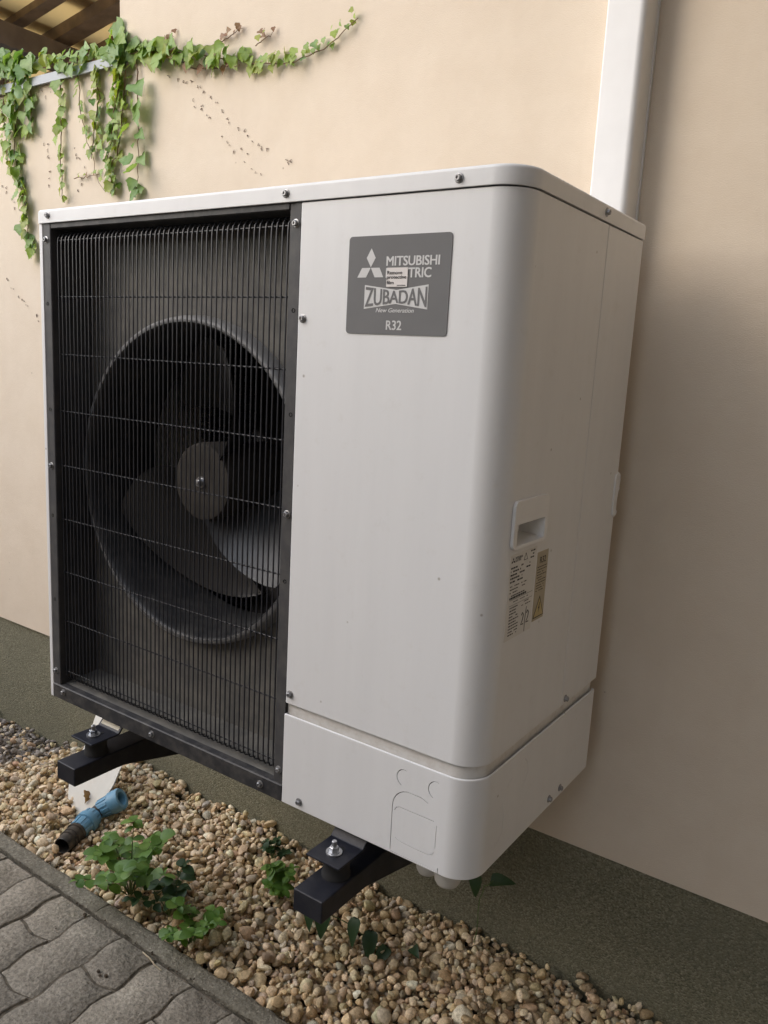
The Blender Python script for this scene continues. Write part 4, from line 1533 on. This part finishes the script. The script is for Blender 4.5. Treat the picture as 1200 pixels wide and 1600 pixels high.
# ================================================================ IVY ON THE WALL
LM = {}
for key in ('leaf_mid', 'leaf_blue', 'leaf_yellow', 'leaf_brown'):
    LM[key] = [leaf_outline_mesh('leaf', IVY, 0.35, 0.22, M[key], 0.03, 1), leaf_outline_mesh('leaf', IVY2, 0.55, 0.32, M[key], 0.05, 2), leaf_outline_mesh('leaf', IVY, 0.15, 0.10, M[key], 0.05, 3)]
S = {
 'R1':[ (-0.374,1.528),(-0.309,1.537),(-0.222,1.516),(-0.115,1.488),(-0.003,1.464),(0.072,1.450),(0.153,1.446),(0.211,1.457),(0.266,1.475),(0.298,1.493),(0.319,1.508) ],
 'R2':[ (-0.384,1.549),(-0.317,1.531),(-0.222,1.485),(-0.127,1.469),(-0.040,1.463) ],
 'R3':[ (-0.116,1.528),(-0.078,1.537),(-0.038,1.548) ],
 'R4':[ (0.006,1.503),(0.036,1.512),(0.065,1.520) ],
 'R5':[ (-0.317,1.551),(-0.302,1.564),(-0.294,1.579) ],
 'T1':[ (-1.119,1.603),(-1.045,1.611),(-0.975,1.605),(-0.908,1.587) ],
 'T2':[ (-0.875,1.579),(-0.793,1.578),(-0.715,1.569),(-0.624,1.559),(-0.537,1.556),(-0.467,1.556),(-0.387,1.550) ],
 'T3':[ (-0.537,1.553),(-0.520,1.583),(-0.508,1.614) ],
 'A':[ (-1.028,1.603),(-1.016,1.499),(-1.051,1.389),(-1.036,1.271),(-0.997,1.190),(-0.984,1.091),(-0.966,1.021) ],
 'A2':[ (-1.090,1.599),(-1.107,1.491),(-1.095,1.393),(-1.082,1.310) ],
 'A3':[ (-0.959,1.580),(-0.947,1.472),(-0.972,1.390) ],
 'B':[ (-0.787,1.568),(-0.794,1.471),(-0.793,1.399),(-0.802,1.327),(-0.796,1.234),(-0.788,1.182) ],
 'C':[ (-0.715,1.557),(-0.702,1.477),(-0.688,1.405),(-0.645,1.313),(-0.631,1.258),(-0.581,1.197) ],
 'C2':[ (-0.734,1.252),(-0.677,1.249),(-0.616,1.252) ],
 'D':[ (-0.625,1.544),(-0.611,1.466),(-0.628,1.399),(-0.638,1.330),(-0.651,1.299) ],
 'E':[ (-0.523,1.554),(-0.518,1.487),(-0.539,1.423),(-0.555,1.356),(-0.576,1.289),(-0.542,1.233),(-0.537,1.187) ],
 'E2':[ (-0.481,1.535),(-0.502,1.452),(-0.511,1.368),(-0.526,1.302),(-0.565,1.253),(-0.548,1.188) ],
 'F':[ (-0.446,1.530),(-0.435,1.443),(-0.433,1.360),(-0.439,1.277),(-0.445,1.185) ],
 'dead1':[ (-0.322,1.489),(-0.283,1.468),(-0.221,1.444),(-0.161,1.411),(-0.120,1.380),(-0.108,1.352),(-0.054,1.316),(-0.020,1.293),(0.014,1.270),(0.057,1.258) ],
 'dead2':[ (-0.135,1.328),(-0.107,1.306),(-0.076,1.275),(-0.041,1.254),(-0.012,1.231),(0.004,1.218),(0.034,1.197) ],
 'dead3':[ (0.101,1.229),(0.126,1.216) ],
 'dead4':[ (-1.141,0.964),(-1.086,0.922),(-1.031,0.891),(-0.978,0.850),(-0.943,0.820) ],
 'dead5':[ (-0.917,1.385),(-0.878,1.356),(-0.886,1.325),(-0.871,1.277),(-0.883,1.222) ],
 'dead6':[ (-0.753,1.341),(-0.738,1.318),(-0.692,1.277),(-0.732,1.211) ],
 'dead7':[ (-1.141,1.263),(-1.105,1.237),(-1.063,1.184),(-1.042,1.169) ],
 'dead8':[ (-0.937,1.544),(-0.891,1.509),(-0.878,1.496) ],
 'dead9':[ (-0.233,1.417),(-0.191,1.381),(-0.160,1.350) ],

}


def poly_at(pts, t):
    """point and tangent at length fraction t of a polyline in (x, z)"""
    P_ = [Vector(p) for p in pts]
    Ls = [(P_[i + 1] - P_[i]).length for i in range(len(P_) - 1)]
    tot = sum(Ls)
    s = t * tot
    for i, L in enumerate(Ls):
        if s <= L or i == len(Ls) - 1:
            return P_[i].lerp(P_[i + 1], min(1, s / L)), (P_[i + 1] - P_[i]).normalized()
        s -= L


def leaf_rot(tip, normal):
    """rotation whose local -y points along tip and local z along the normal"""
    yv = -Vector(tip).normalized()
    zv = Vector(normal)
    zv = (zv - yv * zv.dot(yv)).normalized()
    xv = yv.cross(zv)
    return Matrix((xv, yv, zv)).transposed()


def wall_leaf(parent, x, z, size, kinds, rnd, out=0.022, spread=0.7, tipdir=None):
    key = rnd.choice(kinds)
    me = rnd.choice(LM[key])
    a = rnd.gauss(0, spread)
    tip = Vector((math.sin(a), -abs(rnd.gauss(0.12, 0.16)), -math.cos(a))) if tipdir is None else Vector(tipdir) + Vector((rnd.gauss(0, .3), rnd.gauss(-.1, .2), rnd.gauss(0, .3)))
    nrm = Vector((rnd.gauss(-0.1, 0.42), -1.0, rnd.gauss(0.42, 0.35)))
    y = YW - max(0.008, rnd.gauss(out, 0.010))
    return place_copy('leaf', me, parent, (x, y, Z(z)), leaf_rot(tip, nrm), size * rnd.uniform(0.52, 0.98))


def stem_tube(parent, pts, r, m, rnd, out=0.012):
    n = max(6, int(len(pts) * 3))
    q = []
    for k in range(n + 1):
        p, _ = poly_at(pts, k / n)
        q.append((p.x + rnd.gauss(0, 0.002), YW - out + rnd.gauss(0, 0.0025), Z(p.y) + rnd.gauss(0, 0.002)))
    MB().tube(q, [r * (1 - 0.55 * k / n) for k in range(n + 1)], 5).build('stem', m, parent, smooth=60)


def ivy(label, strands, seed, group='ivy strands hanging down the wall'):
    rnd = random.Random(seed)
    first = S[strands[0][0]][0]
    t = thing('ivy_vine', label, 'ivy', (first[0], YW, Z(first[1])), group)
    for name, count, s0, s1, kinds, wid, spread in strands:
        pts = S[name]
        stem_tube(t, pts, 0.0022 if s0 > 0.03 else 0.0014, M['stem'], rnd)
        count = int(count * 0.88)
        for k in range(count):
            f = (k + rnd.uniform(0.1, 0.9)) / count
            p, d = poly_at(pts, f)
            nx_ = Vector((-d.y, d.x))
            off = rnd.uniform(-wid, wid) * (1 - 0.5 * f)
            q = p + nx_ * off
            wall_leaf(t, q.x, q.y + 0.012, s0 + (s1 - s0) * f, kinds, rnd, 0.010 + 0.25 * wid * rnd.random(), spread)
    return t


MID, BLU, YEL, BRN = 'leaf_mid', 'leaf_blue', 'leaf_yellow', 'leaf_brown'
ivy('dense ivy curtain hanging to the left of the unit from the grey coping', [('A', 78, 0.052, 0.040, [MID, MID, BLU, BLU, YEL], 0.035, 0.7), ('A2', 30, 0.036, 0.028, [MID, YEL, YEL], 0.03, 0.8), ('A3', 26, 0.052, 0.042, [BLU, MID], 0.03, 0.6), ('T1', 40, 0.070, 0.062, [BLU, MID, BLU, YEL], 0.045, 0.9)], 1)
ivy('single thin strand of heart-like ivy leaves hanging alone just right of the dense curtain', [('B', 24, 0.046, 0.026, [MID, MID, YEL], 0.008, 0.5)], 2)
ivy('sparse ivy strand of small yellowish leaves with a bent lower tip', [('C', 24, 0.030, 0.020, [YEL, MID], 0.012, 0.8), ('C2', 9, 0.016, 0.010, [YEL, BRN], 0.008, 1.2)], 3)
ivy('short bushy ivy strand left of the longest thick one', [('D', 34, 0.044, 0.030, [MID, YEL, BLU], 0.022, 0.7)], 4)
ivy('thick long ivy strand hanging below the wall corner down to the unit', [('E', 58, 0.044, 0.032, [MID, MID, YEL, BLU], 0.024, 0.7), ('E2', 44, 0.040, 0.030, [MID, YEL], 0.022, 0.7)], 5)
ivy('ivy leaves massed along the grey coping and up to the wall corner', [('T2', 64, 0.040, 0.054, [BLU, MID, MID, YEL], 0.032, 0.9), ('T3', 22, 0.056, 0.056, [BLU, MID], 0.030, 0.8)], 6)
# strand with large leaves standing off on both sides
rnd = random.Random(9)
t = thing('ivy_vine', 'open ivy strand with single large leaves on both sides of a bare stem', 'ivy', (S['F'][0][0], YW, Z(S['F'][0][1])), 'ivy strands hanging down the wall')
stem_tube(t, S['F'], 0.002, M['stem'], rnd)
for x, z, s, dx in ((-0.428, 1.470, 0.066, 0.8), (-0.428, 1.415, 0.064, 0.7), (-0.452, 1.432, 0.050, -0.8), (-0.455, 1.365, 0.056, -0.5), (-0.420, 1.345, 0.046, 0.8), (-0.428, 1.290, 0.046, 0.7), (-0.455, 1.275, 0.040, -0.6), (-0.430, 1.245, 0.036, 0.3), (-0.452, 1.222, 0.040, -0.5), (-0.435, 1.205, 0.046, 0.2), (-0.447, 1.198, 0.040, -0.2), (-0.440, 1.320, 0.026, 0.2)):
    wall_leaf(t, x, z, s * 1.28, [BLU, MID], rnd, 0.02, tipdir=(dx, -0.1, -0.75))
ivy('ivy shoot creeping to the right across the cream wall above the unit', [('R1', 96, 0.056, 0.014, [MID, MID, YEL, BLU], 0.026, 0.6), ('R2', 16, 0.034, 0.030, [MID, BRN], 0.016, 0.8), ('R3', 7, 0.022, 0.016, [BRN], 0.006, 1.2), ('R4', 7, 0.022, 0.016, [BRN, YEL], 0.006, 1.2), ('R5', 5, 0.020, 0.014, [BRN], 0.006, 1.2)], 8)

# dried holdfast remains on the wall
dm = MB()
rnd = random.Random(21)
for name in [k for k in S if k.startswith('dead')]:
    pts = S[name]
    L = sum((Vector(pts[i + 1]) - Vector(pts[i])).length for i in range(len(pts) - 1))
    n = int(L / 0.020) + 2
    for k in range(n):
        p, d = poly_at(pts, (k + rnd.random() * 0.8) / n)
        c = Vector((p.x + rnd.gauss(0, 0.005), YW - 0.0025, Z(p.y) + rnd.gauss(0, 0.005)))
        for j in range(rnd.choice([0, 1, 2, 2, 3, 3, 4])):
            a = rnd.uniform(0, 6.28)
            l = rnd.uniform(0.002, 0.0065)
            e = c + Vector((math.cos(a) * l, 0.0012, math.sin(a) * l))
            dm.tube([tuple(c), tuple((c + e) / 2 + Vector((0, -0.001, 0.001))), tuple(e)], 0.0008, 4)
tag(dm.build('tendril_remains', M['dry'], smooth=None), 'scattered dry brown creeper remains stuck on the cream wall in lines', 'tendril remains', kind='stuff')

# ================================================================ WEEDS IN THE GRAVEL
WM = {k: [leaf_outline_mesh('leaf', sh, c, f, M[k], 0.02, i) for i, (sh, c, f) in enumerate(((OVATE, 0.5, 0.2), (ROUND, 0.4, 0.12), (OVATE, 0.8, 0.3)))] for k in ('weed', 'weed_dark')}
HM = leaf_outline_mesh('leaf', HEART, 0.5, 0.25, M['weed_dark'], 0.02, 4)


def weed(label, x, y, n_stems, h, rad, size, key, seed, group='weeds in the gravel', lean_=(0, 0)):
    r = random.Random(seed)
    z = ground_z(x, y) - 0.004
    t = thing('weed_plant', label, 'weed', (x, y, z), group)
    for s in range(n_stems):
        a = 2 * PI * (s + r.random() * 0.7) / n_stems
        sp = rad * r.uniform(0.35, 1.0)
        hh = h * r.uniform(0.6, 1.1) * (1.15 - 0.5 * sp / rad)
        end = Vector((x + math.cos(a) * sp + lean_[0] * hh, y + math.sin(a) * sp + lean_[1] * hh, z + hh))
        pts = []
        for k in range(6):
            f = k / 5
            p = Vector((x, y, z)).lerp(end, f)
            p.z = z + hh * (1 - (1 - f) ** 1.7)
            pts.append(p)
        MB().tube([tuple(p) for p in pts], [0.0018 * (1 - 0.6 * k / 5) for k in range(6)], 5).build('stem', M['green_stem'], t, smooth=60)
        for k in range(2, 6):
            p = pts[k]
            for sd_ in (0, 1, 2) if k == 5 else (0, 1):
                aa_ = a + (PI / 2 + PI * sd_ if k < 5 else 2.1 * sd_) + r.gauss(0, 0.4)
                tip = Vector((math.cos(aa_), math.sin(aa_), r.gauss(-0.12, 0.22)))
                nrm = Vector((r.gauss(0, 0.25), r.gauss(-0.1, 0.25), 1))
                place_copy('leaf', r.choice(WM[key]), t, tuple(p), leaf_rot(tip, nrm), size * r.uniform(0.6, 1.15) * (0.65 + 0.4 * k / 5 if k < 5 else 0.8))
    return t


weed('largest leafy green weed clump at the kerb edge below the blue coupling', 0.055, 0.165, 12, 0.170, 0.155, 0.042, 'weed', 3)
weed('darker leafy weed right beside the largest clump', 0.170, 0.190, 7, 0.125, 0.105, 0.033, 'weed_dark', 4)
weed('bright small weed with rounded leaves spilling over the kerb', 0.290, 0.150, 8, 0.105, 0.080, 0.034, 'weed', 5)
weed('pale slender weed between the blue coupling and the largest clump', -0.055, 0.215, 7, 0.085, 0.070, 0.030, 'weed', 6)
weed('small leafy weed among the stones just behind the bracket end', 0.335, 0.400, 7, 0.085, 0.055, 0.032, 'weed', 7)
weed('tiny weed close to the plinth between the two brackets', 0.20, 0.520, 4, 0.060, 0.045, 0.026, 'weed_dark', 8)


def bindweed(label, pts, leaves, seed):
    r = random.Random(seed)
    t = thing('bindweed', label, 'weed', pts[0], 'weeds in the gravel')
    q = []
    for i in range(len(pts) - 1):
        for k in range(4):
            q.append(tuple(Vector(pts[i]).lerp(Vector(pts[i + 1]), k / 4) + Vector((r.gauss(0, .002), r.gauss(0, .002), r.gauss(0, .002)))))
    q.append(tuple(pts[-1]))
    MB().tube(q, 0.0013, 5).build('stem', M['green_stem'], t, smooth=60)
    for x, y, z, s, tip, nrm in leaves:
        place_copy('leaf', HM, t, (x, y, z), leaf_rot(tip, nrm), (s * 0.72, s, s))
    return t


bindweed('dark creeping bindweed with drooping pointed leaves in the gravel in front of the plinth', [(0.66, 0.42, -0.02), (0.60, 0.36, 0.06), (0.545, 0.32, 0.10), (0.50, 0.33, 0.075)],
         [(0.500, 0.32, 0.085, 0.055, (0.1, -0.2, -1), (-0.1, -1, 0.2)), (0.545, 0.31, 0.105, 0.065, (0.05, -0.2, -1), (0.3, -1, 0.2)), (0.605, 0.35, 0.085, 0.060, (0.1, -0.3, -1), (-0.2, -1, 0.3)), (0.63, 0.38, 0.045, 0.065, (0.15, -0.3, -0.9), (0.1, -1, 0.3)), (0.66, 0.40, 0.010, 0.055, (-0.2, -0.4, -0.5), (0, -0.7, 0.6)), (0.70, 0.45, 0.005, 0.045, (0.5, -0.4, 0.1), (0, -0.5, 0.8))], 2)
bindweed('pair of dark pointed leaves on a thin tendril below the piping cover', [(0.80, 0.56, -0.02), (0.815, 0.54, 0.10), (0.835, 0.52, 0.185), (0.86, 0.51, 0.215)],
         [(0.805, 0.535, 0.185, 0.050, (0.10, -0.1, -1), (0.2, -1, 0.1)), (0.855, 0.515, 0.212, 0.056, (1, 0.1, 0.22), (0.1, -0.5, 0.9))], 3)

# ================================================================ SMALL LITTER
tw = MB().tube([(0.233, 0.060, 0.0035), (0.262, 0.057, 0.004), (0.285, 0.051, 0.0035), (0.308, 0.050, 0.003)], [0.0016, 0.0022, 0.0016, 0.001], 6).build('twig', M['twig'], smooth=60)
tag(tw, 'short pale dry twig lying on the kerb joint', 'twig')
lt = MB()
rnd = random.Random(33)


def crumb(x, y, z, s):
    V, F = unit_stone(rnd.randint(100, 130))
    lt.add([(x + p[0] * s, y + p[1] * s, z + p[2] * s * 0.7) for p in V], [tuple(f) for f in F])


for x, y, s in ((0.030, 0.055, 0.005), (0.034, 0.051, 0.0035), (0.205, -0.035, 0.004), (0.218, -0.040, 0.0035), (0.229, -0.033, 0.0045)):
    crumb(x, y, 0.004, s)
for k in range(70):
    crumb(rnd.uniform(-0.3, 0.7), rnd.choice([0.0715 + rnd.gauss(0, 0.003), rnd.uniform(-0.4, 0.07)]), 0.001, rnd.uniform(0.0008, 0.0026))
tag(lt.build('soil_crumbs', M['soil'], smooth=50), 'dark soil crumbs and grit scattered over the paving joints', 'soil', kind='stuff')
